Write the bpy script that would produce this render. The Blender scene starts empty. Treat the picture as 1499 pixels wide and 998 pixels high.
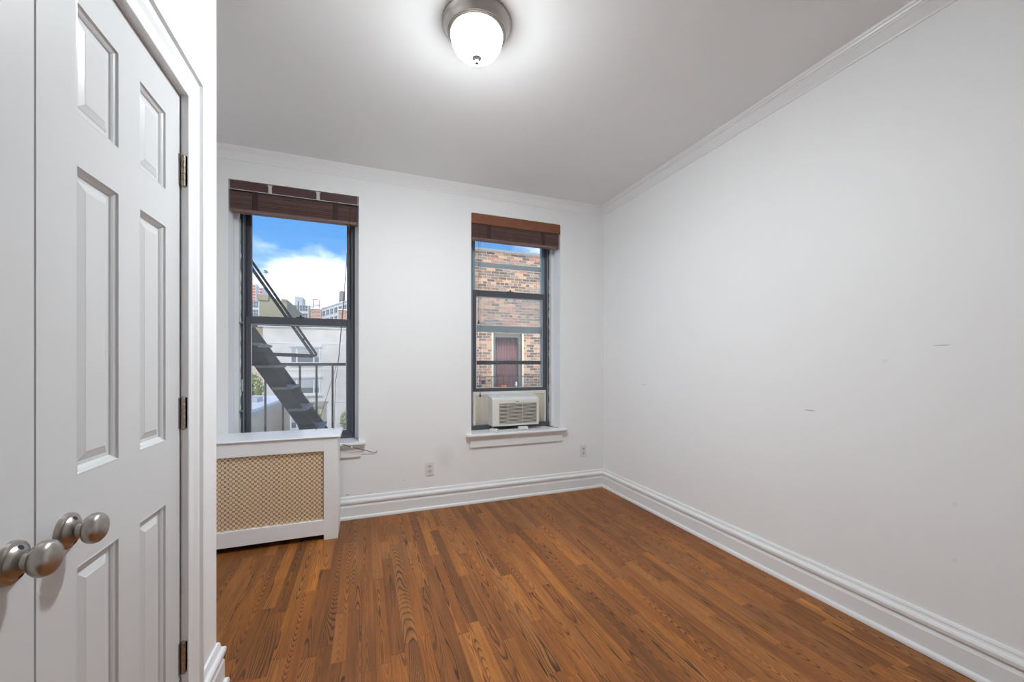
import bpy, bmesh, math, random
from mathutils import Vector, Matrix, noise
random.seed(7)
scene = bpy.context.scene
COL = scene.collection
R = math.radians

# ------------------------------------------------------------------ camera
F, CX, CY, TH, H = 575.0, 749.5, 531.5, R(20.7), 1.235
S, C = math.sin(TH), math.cos(TH)
cam_d = bpy.data.cameras.new('camera'); cam = bpy.data.objects.new('camera', cam_d); COL.objects.link(cam)
cam.location = (0, 0, H); cam.rotation_euler = (R(90), 0, -TH)
cam_d.sensor_width = 36; cam_d.lens = F / 1499 * 36; cam_d.shift_y = (CY - 499) / 1499
cam_d.clip_start = 0.02; cam_d.clip_end = 2000
scene.camera = cam

# ------------------------------------------------------------------ view, sky, sun
scene.view_settings.view_transform = 'Standard'; scene.view_settings.look = 'None'
scene.view_settings.gamma = 1; scene.view_settings.use_curve_mapping = False
scene.view_settings.exposure = 0.10
LAMP_SIDE, LAMP_DOWN = 7.0, 700.0      # glow of the bowl's flank and of its underside, where the bulbs hang
SKY_STRENGTH = 1.0
world = bpy.data.worlds.new('sky'); scene.world = world; world.use_nodes = True
wn, wl = world.node_tree.nodes, world.node_tree.links
wn.clear()
def N(nodes, t, **kw):
    n = nodes.new(t)
    for k, v in kw.items(): setattr(n, k, v)
    return n
w_out = N(wn, 'ShaderNodeOutputWorld'); w_bg = N(wn, 'ShaderNodeBackground'); w_bg.inputs['Strength'].default_value = SKY_STRENGTH
w_tc = N(wn, 'ShaderNodeTexCoord'); w_sep = N(wn, 'ShaderNodeSeparateXYZ')
wl.new(w_tc.outputs['Generated'], w_sep.inputs[0])
w_grad = N(wn, 'ShaderNodeValToRGB')
w_grad.color_ramp.elements[0].position = 0.0; w_grad.color_ramp.elements[0].color = (0.38, 0.68, 1.0, 1)
w_grad.color_ramp.elements[1].position = 0.55; w_grad.color_ramp.elements[1].color = (0.09, 0.32, 0.85, 1)
e = w_grad.color_ramp.elements.new(0.22); e.color = (0.17, 0.47, 0.98, 1)
wl.new(w_sep.outputs['Z'], w_grad.inputs[0])
w_map = N(wn, 'ShaderNodeMapping'); w_map.inputs['Location'].default_value = (3.02, 0.7, 1.55); w_map.inputs['Scale'].default_value = (1, 1, 2.0)
wl.new(w_tc.outputs['Generated'], w_map.inputs[0])
w_no = N(wn, 'ShaderNodeTexNoise'); w_no.inputs['Scale'].default_value = 3.4; w_no.inputs['Detail'].default_value = 7; w_no.inputs['Roughness'].default_value = 0.55
wl.new(w_map.outputs[0], w_no.inputs['Vector'])
w_cr = N(wn, 'ShaderNodeValToRGB')
w_cr.color_ramp.elements[0].position = 0.44; w_cr.color_ramp.elements[0].color = (0, 0, 0, 1)
w_cr.color_ramp.elements[1].position = 0.68; w_cr.color_ramp.elements[1].color = (1, 1, 1, 1)
for p_, v_ in ((0.50, 0.10), (0.57, 0.33), (0.62, 0.60)):     # thin edges, bright sunlit cores
    e = w_cr.color_ramp.elements.new(p_); e.color = (v_, v_, v_, 1)
w_lo = N(wn, 'ShaderNodeMath', operation='MULTIPLY_ADD'); w_lo.inputs[1].default_value = -0.50; w_lo.inputs[2].default_value = 0.075
wl.new(w_sep.outputs['Z'], w_lo.inputs[0])           # clouds stack up towards the horizon
w_cl = N(wn, 'ShaderNodeMath', operation='MAXIMUM'); w_cl.inputs[1].default_value = -0.04; wl.new(w_lo.outputs[0], w_cl.inputs[0])
w_ad = N(wn, 'ShaderNodeMath', operation='ADD'); wl.new(w_no.outputs['Fac'], w_ad.inputs[0]); wl.new(w_cl.outputs[0], w_ad.inputs[1])
wl.new(w_ad.outputs[0], w_cr.inputs[0])
w_mix = N(wn, 'ShaderNodeMixRGB'); w_mix.inputs[2].default_value = (3.0, 3.0, 3.0, 1)
wl.new(w_cr.outputs[0], w_mix.inputs[0]); wl.new(w_grad.outputs[0], w_mix.inputs[1])
wl.new(w_mix.outputs[0], w_bg.inputs['Color']); wl.new(w_bg.outputs[0], w_out.inputs[0])
sun_d = bpy.data.lights.new('sun', 'SUN'); sun_d.energy = 2.4; sun_d.angle = R(4); sun_d.color = (1, 0.95, 0.88)
sun = bpy.data.objects.new('sun', sun_d); COL.objects.link(sun); sun.rotation_euler = (R(42), 0, R(-35)); sun.location = (-6, -10, 20)

# ------------------------------------------------------------------ pixel helpers (direction only; the plane gives the distance)
def ray(px, py):
    u = (px - CX) / F; v = (CY - py) / F
    return Vector((S + u * C, C - u * S, v))
def at(px, py, Y):
    d = ray(px, py); t = Y / d.y
    return Vector((t * d.x, Y, H + t * d.z))
def onz(px, py, Z):
    d = ray(px, py); t = (Z - H) / d.z
    return Vector((t * d.x, t * d.y, Z))
def proj(p):
    dep = p[0] * S + p[1] * C; r = p[0] * C - p[1] * S
    if dep < 0.05: return None
    return CX + F * r / dep, CY - F * (p[2] - H) / dep

# ------------------------------------------------------------------ materials
MATS = {}
def mat(name, col, rough=0.5, metal=0.0, bump=None, var=None, spec=None, emis=None):
    """plain principled paint; bump=(scale,strength), var=(scale,amount) gives slight procedural variation"""
    if name in MATS: return MATS[name]
    m = bpy.data.materials.new(name); m.use_nodes = True
    n, l = m.node_tree.nodes, m.node_tree.links
    b = n['Principled BSDF']
    b.inputs['Base Color'].default_value = (*col, 1); b.inputs['Roughness'].default_value = rough; b.inputs['Metallic'].default_value = metal
    if spec is not None: b.inputs['Specular IOR Level'].default_value = spec
    if emis: b.inputs['Emission Color'].default_value = (*emis[:3], 1); b.inputs['Emission Strength'].default_value = emis[3]
    geo = N(n, 'ShaderNodeNewGeometry')
    if var:
        t = N(n, 'ShaderNodeTexNoise'); t.inputs['Scale'].default_value = var[0]; t.inputs['Detail'].default_value = 4
        l.new(geo.outputs['Position'], t.inputs['Vector'])
        mx = N(n, 'ShaderNodeMixRGB'); mx.inputs[1].default_value = (*[max(0, c * (1 - var[1])) for c in col], 1)
        mx.inputs[2].default_value = (*[min(1, c * (1 + var[1])) for c in col], 1)
        l.new(t.outputs['Fac'], mx.inputs[0]); l.new(mx.outputs[0], b.inputs['Base Color'])
    if bump:
        t = N(n, 'ShaderNodeTexNoise'); t.inputs['Scale'].default_value = bump[0]; t.inputs['Detail'].default_value = 3
        l.new(geo.outputs['Position'], t.inputs['Vector'])
        bp = N(n, 'ShaderNodeBump'); bp.inputs['Strength'].default_value = bump[1]; bp.inputs['Distance'].default_value = 0.002
        l.new(t.outputs['Fac'], bp.inputs['Height']); l.new(bp.outputs[0], b.inputs['Normal'])
    MATS[name] = m
    return m

def math_n(n, l, op, a, b=None, c=None):
    k = N(n, 'ShaderNodeMath', operation=op)
    for i, v in enumerate((a, b, c)):
        if v is None: continue
        if isinstance(v, (int, float)): k.inputs[i].default_value = v
        else: l.new(v, k.inputs[i])
    return k.outputs[0]

def wall_paint(name, col, marks):
    """wall paint with faint scuffs and soft darker patches: marks = (centre, half-size along x, y, z, strength)"""
    m = mat(name, col, 0.55, bump=(60, 0.06), var=(1.3, 0.012))
    n, l = m.node_tree.nodes, m.node_tree.links
    b = n['Principled BSDF']; geo = [k for k in n if k.type == 'NEW_GEOMETRY'][0]
    src = b.inputs['Base Color'].links[0].from_socket
    jit = N(n, 'ShaderNodeTexNoise'); jit.inputs['Scale'].default_value = 35; l.new(geo.outputs['Position'], jit.inputs['Vector'])
    for c, h, st in marks:
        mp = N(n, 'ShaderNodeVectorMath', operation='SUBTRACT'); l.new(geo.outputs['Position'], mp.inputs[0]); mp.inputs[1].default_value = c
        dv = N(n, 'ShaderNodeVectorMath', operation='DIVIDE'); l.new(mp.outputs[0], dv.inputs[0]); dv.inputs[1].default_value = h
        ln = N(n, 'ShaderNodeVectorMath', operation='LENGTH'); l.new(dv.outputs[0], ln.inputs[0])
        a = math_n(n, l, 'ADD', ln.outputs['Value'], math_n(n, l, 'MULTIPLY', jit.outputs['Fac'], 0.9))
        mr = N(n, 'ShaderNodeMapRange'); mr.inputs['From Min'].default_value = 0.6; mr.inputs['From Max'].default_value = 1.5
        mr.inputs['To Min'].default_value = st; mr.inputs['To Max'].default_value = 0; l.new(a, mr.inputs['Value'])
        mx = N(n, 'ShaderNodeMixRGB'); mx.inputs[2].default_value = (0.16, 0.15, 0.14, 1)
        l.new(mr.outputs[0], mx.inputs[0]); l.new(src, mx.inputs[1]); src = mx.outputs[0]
    l.new(src, b.inputs['Base Color'])
    return m

WALLC = (0.91, 0.92, 0.925)
M_wall = mat('wall_paint', WALLC, 0.55, bump=(60, 0.06), var=(1.3, 0.012))
M_wall_back = wall_paint('wall_paint_back', WALLC, [((0.66, 3.379, 0.42), (0.10, 0.1, 0.13), 0.10), ((-0.12, 3.36, 0.19), (0.02, 0.1, 0.006), 0.7), ((0.05, 3.36, 0.186), (0.03, 0.1, 0.004), 0.5), ((0.32, 3.379, 0.26), (0.007, 0.1, 0.006), 0.5)])  # first mark is a broad soft grey patch near the outlet
M_wall_right = wall_paint('wall_paint_right', WALLC, [((2.258, 2.76, 1.05), (0.1, 0.045, 0.003), 0.5), ((2.258, 1.42, 0.98), (0.1, 0.035, 0.004), 0.7), ((2.258, 0.90, 1.31), (0.1, 0.03, 0.003), 0.6), ((2.258, 1.09, 1.245), (0.1, 0.012, 0.012), 0.10), ((2.258, 0.86, 0.66), (0.1, 0.014, 0.012), 0.08), ((2.258, 0.86, 0.43), (0.1, 0.01, 0.006), 0.12)])
M_ceil = mat('ceiling_paint', (0.91, 0.915, 0.92), 0.6, var=(1.1, 0.01))
M_trim = mat('trim_paint', (0.86, 0.87, 0.88), 0.32, bump=(40, 0.08))
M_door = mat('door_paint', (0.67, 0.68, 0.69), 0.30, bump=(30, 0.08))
M_cover = mat('cover_paint', (0.91, 0.915, 0.92), 0.32)
M_nickel = mat('brushed_nickel', (0.44, 0.41, 0.38), 0.30, 1.0)
M_hole = mat('dark_hole', (0.02, 0.02, 0.02), 0.7)
M_hinge = mat('hinge_metal', (0.40, 0.35, 0.30), 0.38, 1.0)
M_frame = mat('window_charcoal', (0.085, 0.09, 0.108), 0.38, var=(9, 0.12))
M_frame2 = mat('window_bluegrey', (0.30, 0.40, 0.46), 0.4)
M_bead = mat('glazing_bead_grey', (0.70, 0.72, 0.74), 0.4)
M_storm = mat('storm_bluegrey', (0.50, 0.60, 0.66), 0.4)
M_blind = mat('blind_wood_dark', (0.20, 0.125, 0.115), 0.42, var=(22, 0.25))
M_slats = [M_blind, mat('blind_slat_light', (0.27, 0.175, 0.160), 0.42, var=(22, 0.2)), mat('blind_slat_deep', (0.125, 0.072, 0.066), 0.42, var=(22, 0.2))]
M_blindrail = mat('blind_rail_dark', (0.095, 0.045, 0.048), 0.4)
M_tape = mat('blind_tape', (0.05, 0.025, 0.025), 0.8)
M_val = mat('valance_wood', (0.23, 0.085, 0.040), 0.4, var=(14, 0.25))
M_clip = mat('clear_clip', (0.62, 0.62, 0.60), 0.3)
M_acw = mat('ac_plastic', (0.80, 0.785, 0.74), 0.38)
M_acg = mat('ac_louver', (0.74, 0.70, 0.63), 0.45)
M_acd = mat('ac_dark', (0.05, 0.042, 0.038), 0.6)
M_cordw = mat('cord_white', (0.72, 0.72, 0.70), 0.45)
M_cordb = mat('cord_brown', (0.10, 0.06, 0.04), 0.6)
M_black = mat('black_paint', (0.03, 0.03, 0.03), 0.5)
M_iron = mat('iron_dark', (0.036, 0.037, 0.036), 0.65, var=(18, 0.5), bump=(60, 0.5))
M_tread = mat('iron_worn', (0.20, 0.20, 0.19), 0.7, var=(25, 0.4))
M_outlet = mat('outlet_plastic', (0.80, 0.80, 0.79), 0.35)
M_outlet_g = mat('outlet_insert', (0.66, 0.66, 0.65), 0.4)
M_brass = mat('grille_brass', (0.95, 0.73, 0.48), 0.34, 0.2)
M_inside = mat('cover_inside_shade', (0.05, 0.04, 0.035), 0.8)
M_rad = mat('radiator_iron', (0.07, 0.055, 0.04), 0.5)
M_sub = mat('subfloor', (0.05, 0.028, 0.015), 0.8)
M_mortar = mat('mortar', (0.640, 0.576, 0.464), 0.9, var=(8, 0.12))
BRC = [(0.226, 0.159, 0.123), (0.311, 0.226, 0.17), (0.15, 0.112, 0.094), (0.488, 0.226, 0.141), (0.545, 0.338, 0.197), (0.414, 0.188, 0.132)]
M_br = [mat('brick_tone_%s' % w, c, 0.9, var=(18, 0.25)) for w, c in zip(('brown', 'tan_brown', 'dark', 'red', 'orange', 'rust'), BRC)]
M_coping = mat('coping_stone', (0.300, 0.291, 0.271), 0.8)
M_wwhite = mat('white_brick', (0.78, 0.725, 0.64), 0.85, var=(0.8, 0.06))
M_wtrim = mat('white_trim', (0.800, 0.791, 0.760), 0.7)
M_wshade = mat('pale_shade', (0.520, 0.520, 0.500), 0.6)
M_wglass = mat('far_glass', (0.16, 0.18, 0.18), 0.25)
M_tan = mat('tan_render', (0.360, 0.320, 0.211), 0.9, var=(0.5, 0.08))
M_loft = mat('loft_white', (0.740, 0.731, 0.700), 0.8)
M_tower = mat('tower_white', (0.800, 0.780, 0.751), 0.8)
M_orange = mat('tower_orange', (0.720, 0.251, 0.120), 0.8)
M_red = mat('tower_red', (0.620, 0.160, 0.131), 0.8)
M_roofw = mat('roof_white', (0.800, 0.800, 0.800), 0.7)
M_beige = mat('beige_wall', (0.66, 0.56, 0.42), 0.9, var=(0.7, 0.08))
M_ground = mat('yard_ground', (0.360, 0.331, 0.260), 0.95, var=(0.4, 0.25))
M_tank = mat('tank_wood', (0.331, 0.280, 0.240), 0.9)
M_leaf = mat('leaf_green', (0.260, 0.340, 0.071), 0.7, var=(3, 0.4))
M_bark = mat('bark', (0.12, 0.09, 0.06), 0.9)
M_curtain = mat('curtain_red', (0.200, 0.085, 0.075), 0.85, var=(3, 0.2))
M_wood_g = mat('old_window_frame', (0.17, 0.18, 0.16), 0.7)
M_cream = mat('cream_moulding', (0.620, 0.560, 0.431), 0.8)
M_pot = mat('orange_pot', (0.751, 0.220, 0.051), 0.6)
M_bird = mat('bird_grey', (0.35, 0.35, 0.36), 0.8)
M_dirt = mat('dirt', (0.07, 0.05, 0.035), 0.9)

def glass(name, haze, hazecol=(0.8, 0.8, 0.76), scale=3.0, low=None):
    """thin pane: transparent + faint mirror; haze = (min, max) share of dirt or haze film"""
    m = bpy.data.materials.new(name); m.use_nodes = True
    n, l = m.node_tree.nodes, m.node_tree.links; n.clear()
    o = N(n, 'ShaderNodeOutputMaterial'); tr = N(n, 'ShaderNodeBsdfTransparent'); gl = N(n, 'ShaderNodeBsdfGlossy'); gl.inputs['Roughness'].default_value = 0.02
    mx = N(n, 'ShaderNodeMixShader'); mx.inputs[0].default_value = 0.035
    l.new(tr.outputs[0], mx.inputs[1]); l.new(gl.outputs[0], mx.inputs[2])
    df = N(n, 'ShaderNodeBsdfTranslucent'); df.inputs['Color'].default_value = (*hazecol, 1)
    geo = N(n, 'ShaderNodeNewGeometry'); t = N(n, 'ShaderNodeTexNoise'); t.inputs['Scale'].default_value = scale; t.inputs['Detail'].default_value = 6
    l.new(geo.outputs['Position'], t.inputs['Vector'])
    mr = N(n, 'ShaderNodeMapRange'); mr.inputs['From Min'].default_value = 0.3; mr.inputs['From Max'].default_value = 0.7
    mr.inputs['To Min'].default_value = haze[0]; mr.inputs['To Max'].default_value = haze[1]; l.new(t.outputs['Fac'], mr.inputs['Value'])
    fac = mr.outputs[0]
    if low:                                             # film only below a height
        sp_ = N(n, 'ShaderNodeSeparateXYZ'); l.new(geo.outputs['Position'], sp_.inputs[0])
        ml = N(n, 'ShaderNodeMapRange'); ml.inputs['From Min'].default_value = low[0]; ml.inputs['From Max'].default_value = low[1]; ml.inputs['To Min'].default_value = 1; ml.inputs['To Max'].default_value = 0
        l.new(sp_.outputs['Z'], ml.inputs['Value']); fac = math_n(n, l, 'MULTIPLY', fac, ml.outputs[0])
    m2 = N(n, 'ShaderNodeMixShader'); l.new(fac, m2.inputs[0]); l.new(mx.outputs[0], m2.inputs[1]); l.new(df.outputs[0], m2.inputs[2])
    l.new(m2.outputs[0], o.inputs[0]); MATS[name] = m
    return m
M_glass = glass('pane_clean', (0.0, 0.02))
M_glass_d = glass('pane_dirty', (0.03, 0.20), (0.85, 0.76, 0.62))
M_glass_m = glass('pane_dusty', (0.01, 0.07), (0.85, 0.80, 0.70))
M_glass_u = glass('pane_overlap_haze', (0.14, 0.30), (0.80, 0.74, 0.60), low=(1.90, 1.95))  # haze of the two overlapping panes painted in as a film

# translucent pleated panel of the air conditioner
M_pleat = bpy.data.materials.new('pleat_plastic'); M_pleat.use_nodes = True
_n, _l = M_pleat.node_tree.nodes, M_pleat.node_tree.links; _n.clear()
_o = N(_n, 'ShaderNodeOutputMaterial'); _d = N(_n, 'ShaderNodeBsdfDiffuse'); _d.inputs[0].default_value = (0.86, 0.80, 0.70, 1)
_t = N(_n, 'ShaderNodeBsdfTranslucent'); _t.inputs[0].default_value = (0.99, 0.93, 0.83, 1); _m = N(_n, 'ShaderNodeMixShader'); _m.inputs[0].default_value = 0.85
_l.new(_d.outputs[0], _m.inputs[1]); _l.new(_t.outputs[0], _m.inputs[2]); _l.new(_m.outputs[0], _o.inputs[0])

# oak strip floor: contour lines of stretched noise give the cathedral grain; 'seed' is stored per plank
M_oak = bpy.data.materials.new('oak_plank'); M_oak.use_nodes = True
n, l = M_oak.node_tree.nodes, M_oak.node_tree.links
b = n['Principled BSDF']
geo = N(n, 'ShaderNodeNewGeometry'); sp = N(n, 'ShaderNodeSeparateXYZ'); l.new(geo.outputs['Position'], sp.inputs[0])
at_s = N(n, 'ShaderNodeAttribute', attribute_name='seed')
sd = at_s.outputs['Fac']
def vec(x, y, z):
    k = N(n, 'ShaderNodeCombineXYZ')
    for i, v in enumerate((x, y, z)):
        if isinstance(v, (int, float)): k.inputs[i].default_value = v
        else: l.new(v, k.inputs[i])
    return k.outputs[0]
def nz(v, detail, rough, scale=1.0, dist=0.0):
    k = N(n, 'ShaderNodeTexNoise'); k.inputs['Scale'].default_value = scale; k.inputs['Detail'].default_value = detail
    k.inputs['Roughness'].default_value = rough; k.inputs['Distortion'].default_value = dist; l.new(v, k.inputs['Vector']); return k.outputs['Fac']
def mul(a, b_): return math_n(n, l, 'MULTIPLY', a, b_)
def add(a, b_): return math_n(n, l, 'ADD', a, b_)
X_, Y_ = sp.outputs['X'], sp.outputs['Y']
sz = mul(sd, 137.0)
at_a = N(n, 'ShaderNodeAttribute', attribute_name='across')          # -1..1 over the plank's width
xl = at_a.outputs['Fac']
wob = nz(vec(mul(X_, 38), mul(Y_, 7), sz), 2, 0.5)
fig = nz(vec(mul(X_, 9), mul(Y_, 1.9), sz), 1.5, 0.45, dist=0.2)
def wnoise(k):
    q_ = N(n, 'ShaderNodeTexWhiteNoise', noise_dimensions='1D'); l.new(mul(sd, k), q_.inputs['W'])
    c_ = N(n, 'ShaderNodeSeparateColor'); l.new(q_.outputs['Color'], c_.inputs[0]); return c_
wsep, wsep2 = wnoise(911.3), wnoise(377.7)
def sub(a, b_): return math_n(n, l, 'SUBTRACT', a, b_)
# growth rings cut by a flat-sawn board: nested parabolic arches, drawn out along the plank
r_a = sub(wsep2.outputs[0], 0.5); slope = mul(mul(r_a, math_n(n, l, 'ABSOLUTE', r_a)), 95.0)
off = sub(xl, mul(sub(wsep2.outputs[1], 0.5), 1.7))
arch = mul(mul(off, off), add(1.2, mul(wsep2.outputs[2], 4.5)))
lin = mul(xl, mul(sub(wsep.outputs[2], 0.5), 9.0))
ring_f = add(add(mul(Y_, slope), arch), add(lin, add(mul(fig, 8.0), mul(wob, 0.9))))
rings = math_n(n, l, 'FRACT', ring_f)
rr = N(n, 'ShaderNodeValToRGB'); cr = rr.color_ramp
cr.elements[0].position = 0.0; cr.elements[0].color = (0.95, 0.95, 0.95, 1)
cr.elements[1].position = 1.0; cr.elements[1].color = (0.9, 0.9, 0.9, 1)
for p, v in ((0.17, 0.95), (0.26, 0.2), (0.45, 0.03), (0.78, 0.16), (0.92, 0.45)):
    q = cr.elements.new(p); q.color = (v, v, v, 1)
l.new(rings, rr.inputs[0])
patch = nz(vec(mul(X_, 9), mul(Y_, 1.6), add(sz, 40)), 2, 0.5)
pm = N(n, 'ShaderNodeMapRange'); pm.inputs['From Min'].default_value = 0.32; pm.inputs['From Max'].default_value = 0.58; pm.inputs['To Min'].default_value = 0.35; pm.inputs['To Max'].default_value = 1.0
l.new(patch, pm.inputs['Value'])
gmask = mul(rr.outputs[0], pm.outputs[0])
pores = nz(vec(mul(X_, 420), mul(Y_, 14), sz), 2, 0.6)
pr_ = N(n, 'ShaderNodeMapRange'); pr_.inputs['From Min'].default_value = 0.52; pr_.inputs['From Max'].default_value = 0.75; pr_.inputs['To Max'].default_value = 0.35
l.new(pores, pr_.inputs['Value'])
tone = N(n, 'ShaderNodeValToRGB'); tc = tone.color_ramp
tc.elements[0].position = 0; tc.elements[0].color = (0.244, 0.088, 0.023, 1)
tc.elements[1].position = 1; tc.elements[1].color = (0.545, 0.211, 0.047, 1)
for p, v in ((0.25, (0.336, 0.122, 0.032)), (0.5, (0.429, 0.146, 0.030)), (0.72, (0.394, 0.160, 0.047)), (0.88, (0.487, 0.175, 0.035))):
    q = tc.elements.new(p); q.color = (*v, 1)
l.new(wsep.outputs[1], tone.inputs[0])
cloud = nz(vec(mul(X_, 1.6), mul(Y_, 1.2), 3.3), 3, 0.55)
cm = N(n, 'ShaderNodeMapRange'); cm.inputs['From Min'].default_value = 0.3; cm.inputs['From Max'].default_value = 0.7; cm.inputs['To Min'].default_value = 0.82; cm.inputs['To Max'].default_value = 1.16
l.new(cloud, cm.inputs['Value'])
streak = nz(vec(mul(X_, 70), mul(Y_, 2.5), add(sz, 9)), 2, 0.5)
sm = N(n, 'ShaderNodeMapRange'); sm.inputs['From Min'].default_value = 0.3; sm.inputs['From Max'].default_value = 0.7; sm.inputs['To Min'].default_value = 0.84; sm.inputs['To Max'].default_value = 1.14
l.new(streak, sm.inputs['Value'])
c1 = N(n, 'ShaderNodeMixRGB', blend_type='MULTIPLY'); c1.inputs[0].default_value = 1; l.new(tone.outputs[0], c1.inputs[1]); l.new(mul(cm.outputs[0], sm.outputs[0]), c1.inputs[2])
c2 = N(n, 'ShaderNodeMixRGB'); c2.inputs[2].default_value = (0.030, 0.014, 0.009, 1); l.new(mul(gmask, 0.95), c2.inputs[0]); l.new(c1.outputs[0], c2.inputs[1])
c3 = N(n, 'ShaderNodeMixRGB'); c3.inputs[2].default_value = (0.06, 0.028, 0.015, 1); l.new(pr_.outputs[0], c3.inputs[0]); l.new(c2.outputs[0], c3.inputs[1])
l.new(c3.outputs[0], b.inputs['Base Color'])
l.new(add(0.36, mul(wob, 0.14)), b.inputs['Roughness'])
b.inputs['Specular IOR Level'].default_value = 0.25
bp = N(n, 'ShaderNodeBump'); bp.inputs['Strength'].default_value = 0.25; bp.inputs['Distance'].default_value = 0.0006
l.new(math_n(n, l, 'SUBTRACT', 1.0, add(pr_.outputs[0], mul(gmask, 0.4))), bp.inputs['Height']); l.new(bp.outputs[0], b.inputs['Normal'])

# far brick (chimneys): pieces too small to tell apart
M_fbrick = bpy.data.materials.new('far_brick'); M_fbrick.use_nodes = True
n, l = M_fbrick.node_tree.nodes, M_fbrick.node_tree.links
geo = N(n, 'ShaderNodeNewGeometry'); sp = N(n, 'ShaderNodeSeparateXYZ'); l.new(geo.outputs['Position'], sp.inputs[0])
bt = N(n, 'ShaderNodeTexBrick'); bt.inputs['Scale'].default_value = 1.0; bt.inputs['Brick Width'].default_value = 0.4; bt.inputs['Row Height'].default_value = 0.14; bt.inputs['Mortar Size'].default_value = 0.02
bt.inputs['Color1'].default_value = (0.42, 0.22, 0.13, 1); bt.inputs['Color2'].default_value = (0.30, 0.16, 0.10, 1); bt.inputs['Mortar'].default_value = (0.6, 0.5, 0.4, 1)
l.new(vec(add(sp.outputs['X'], sp.outputs['Y']), sp.outputs['Z'], 0.0), bt.inputs['Vector']); l.new(bt.outputs['Color'], n['Principled BSDF'].inputs['Base Color']); n['Principled BSDF'].inputs['Roughness'].default_value = 0.9

# ------------------------------------------------------------------ mesh helpers
class MB:
    def __init__(s): s.v, s.f = [], []
    def add(s, vs, fs):
        o = len(s.v); s.v += [tuple(p) for p in vs]; s.f += [tuple(i + o for i in q) for q in fs]; return s
    def box(s, x0, x1, y0, y1, z0, z1):
        return s.add([(x0, y0, z0), (x1, y0, z0), (x1, y1, z0), (x0, y1, z0), (x0, y0, z1), (x1, y0, z1), (x1, y1, z1), (x0, y1, z1)],
                     [(0, 3, 2, 1), (4, 5, 6, 7), (0, 1, 5, 4), (1, 2, 6, 5), (2, 3, 7, 6), (3, 0, 4, 7)])
    def sweep(s, prof, pa, pb, ax_u, ax_v):
        """closed profile [(u,v)] extruded from pa to pb"""
        pa, pb, ax_u, ax_v = Vector(pa), Vector(pb), Vector(ax_u), Vector(ax_v); k = len(prof)
        vs = [pa + ax_u * u + ax_v * v for u, v in prof] + [pb + ax_u * u + ax_v * v for u, v in prof]
        fs = [(i, (i + 1) % k, k + (i + 1) % k, k + i) for i in range(k)] + [tuple(range(k - 1, -1, -1)), tuple(range(k, 2 * k))]
        return s.add(vs, fs)
    def mitre(s, prof, pts, ups, outs):
        """profile swept through given stations: vertex = p + out*u + up*v"""
        k = len(prof); vs = []
        for p, up, ou in zip(pts, ups, outs):
            p, up, ou = Vector(p), Vector(up), Vector(ou); vs += [p + ou * u + up * v for u, v in prof]
        fs = []
        for j in range(len(pts) - 1):
            fs += [(j * k + i, j * k + (i + 1) % k, (j + 1) * k + (i + 1) % k, (j + 1) * k + i) for i in range(k)]
        fs += [tuple(range(k - 1, -1, -1)), tuple(range((len(pts) - 1) * k, len(pts) * k))]
        return s.add(vs, fs)
    def tube(s, pts, r, n=8):
        pts = [Vector(p) for p in pts]; vs, fs = [], []
        for i, p in enumerate(pts):
            t = (pts[min(i + 1, len(pts) - 1)] - pts[max(i - 1, 0)]).normalized()
            a = t.cross(Vector((0, 0, 1))) if abs(t.z) < 0.95 else t.cross(Vector((0, 1, 0)))
            a.normalize(); c = t.cross(a); rr_ = r[i] if isinstance(r, (list, tuple)) else r
            vs += [p + (a * math.cos(2 * math.pi * j / n) + c * math.sin(2 * math.pi * j / n)) * rr_ for j in range(n)]
        for i in range(len(pts) - 1):
            fs += [(i * n + j, i * n + (j + 1) % n, (i + 1) * n + (j + 1) % n, (i + 1) * n + j) for j in range(n)]
        fs += [tuple(range(n - 1, -1, -1)), tuple(range((len(pts) - 1) * n, len(pts) * n))]
        return s.add(vs, fs)
    def lathe(s, prof, org, axis, n=32):
        """prof [(r, h)] turned about axis through org"""
        org, axis = Vector(org), Vector(axis).normalized()
        a = axis.orthogonal().normalized(); c = axis.cross(a); vs, fs = [], []
        for r, h in prof:
            vs += [org + axis * h + (a * math.cos(2 * math.pi * j / n) + c * math.sin(2 * math.pi * j / n)) * max(r, 1e-5) for j in range(n)]
        for i in range(len(prof) - 1):
            fs += [(i * n + j, i * n + (j + 1) % n, (i + 1) * n + (j + 1) % n, (i + 1) * n + j) for j in range(n)]
        return s.add(vs, fs)
    def build(s, name, m, parent=None, smooth=False, bevel=0, seg=2):
        me = bpy.data.meshes.new(name); me.from_pydata(s.v, [], s.f); me.validate()
        bm = bmesh.new(); bm.from_mesh(me); bmesh.ops.recalc_face_normals(bm, faces=bm.faces); bm.to_mesh(me); bm.free()
        me.materials.append(m)
        o = bpy.data.objects.new(name, me); COL.objects.link(o)
        if parent: o.parent = parent
        if smooth:
            me.polygons.foreach_set('use_smooth', [True] * len(me.polygons))
            try: me.set_sharp_from_angle(angle=R(38))
            except Exception: pass
        if bevel:
            md = o.modifiers.new('bevel', 'BEVEL'); md.width = bevel; md.segments = seg; md.limit_method = 'ANGLE'; md.angle_limit = R(40); md.harden_normals = False
        return o
def B(*a): return MB().box(*a)
def tag(o, label=None, cat=None, group=None, kind=None):
    if label: o['label'] = label
    if cat: o['category'] = cat
    if group: o['group'] = group
    if kind: o['kind'] = kind
    return o
def empty(name, loc=(0, 0, 0)):
    """thing root at the world origin: parts are modelled in room coordinates"""
    o = bpy.data.objects.new(name, None); COL.objects.link(o); o.empty_display_size = 0.05; return o
def root_at(o, loc):
    """move a finished thing's root to its base without moving its parts"""
    loc = Vector(loc)
    for ch in o.children: ch.matrix_parent_inverse = Matrix.Translation(-loc)
    o.location = loc
def struct(o, label): return tag(o, label, kind='structure')

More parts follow.
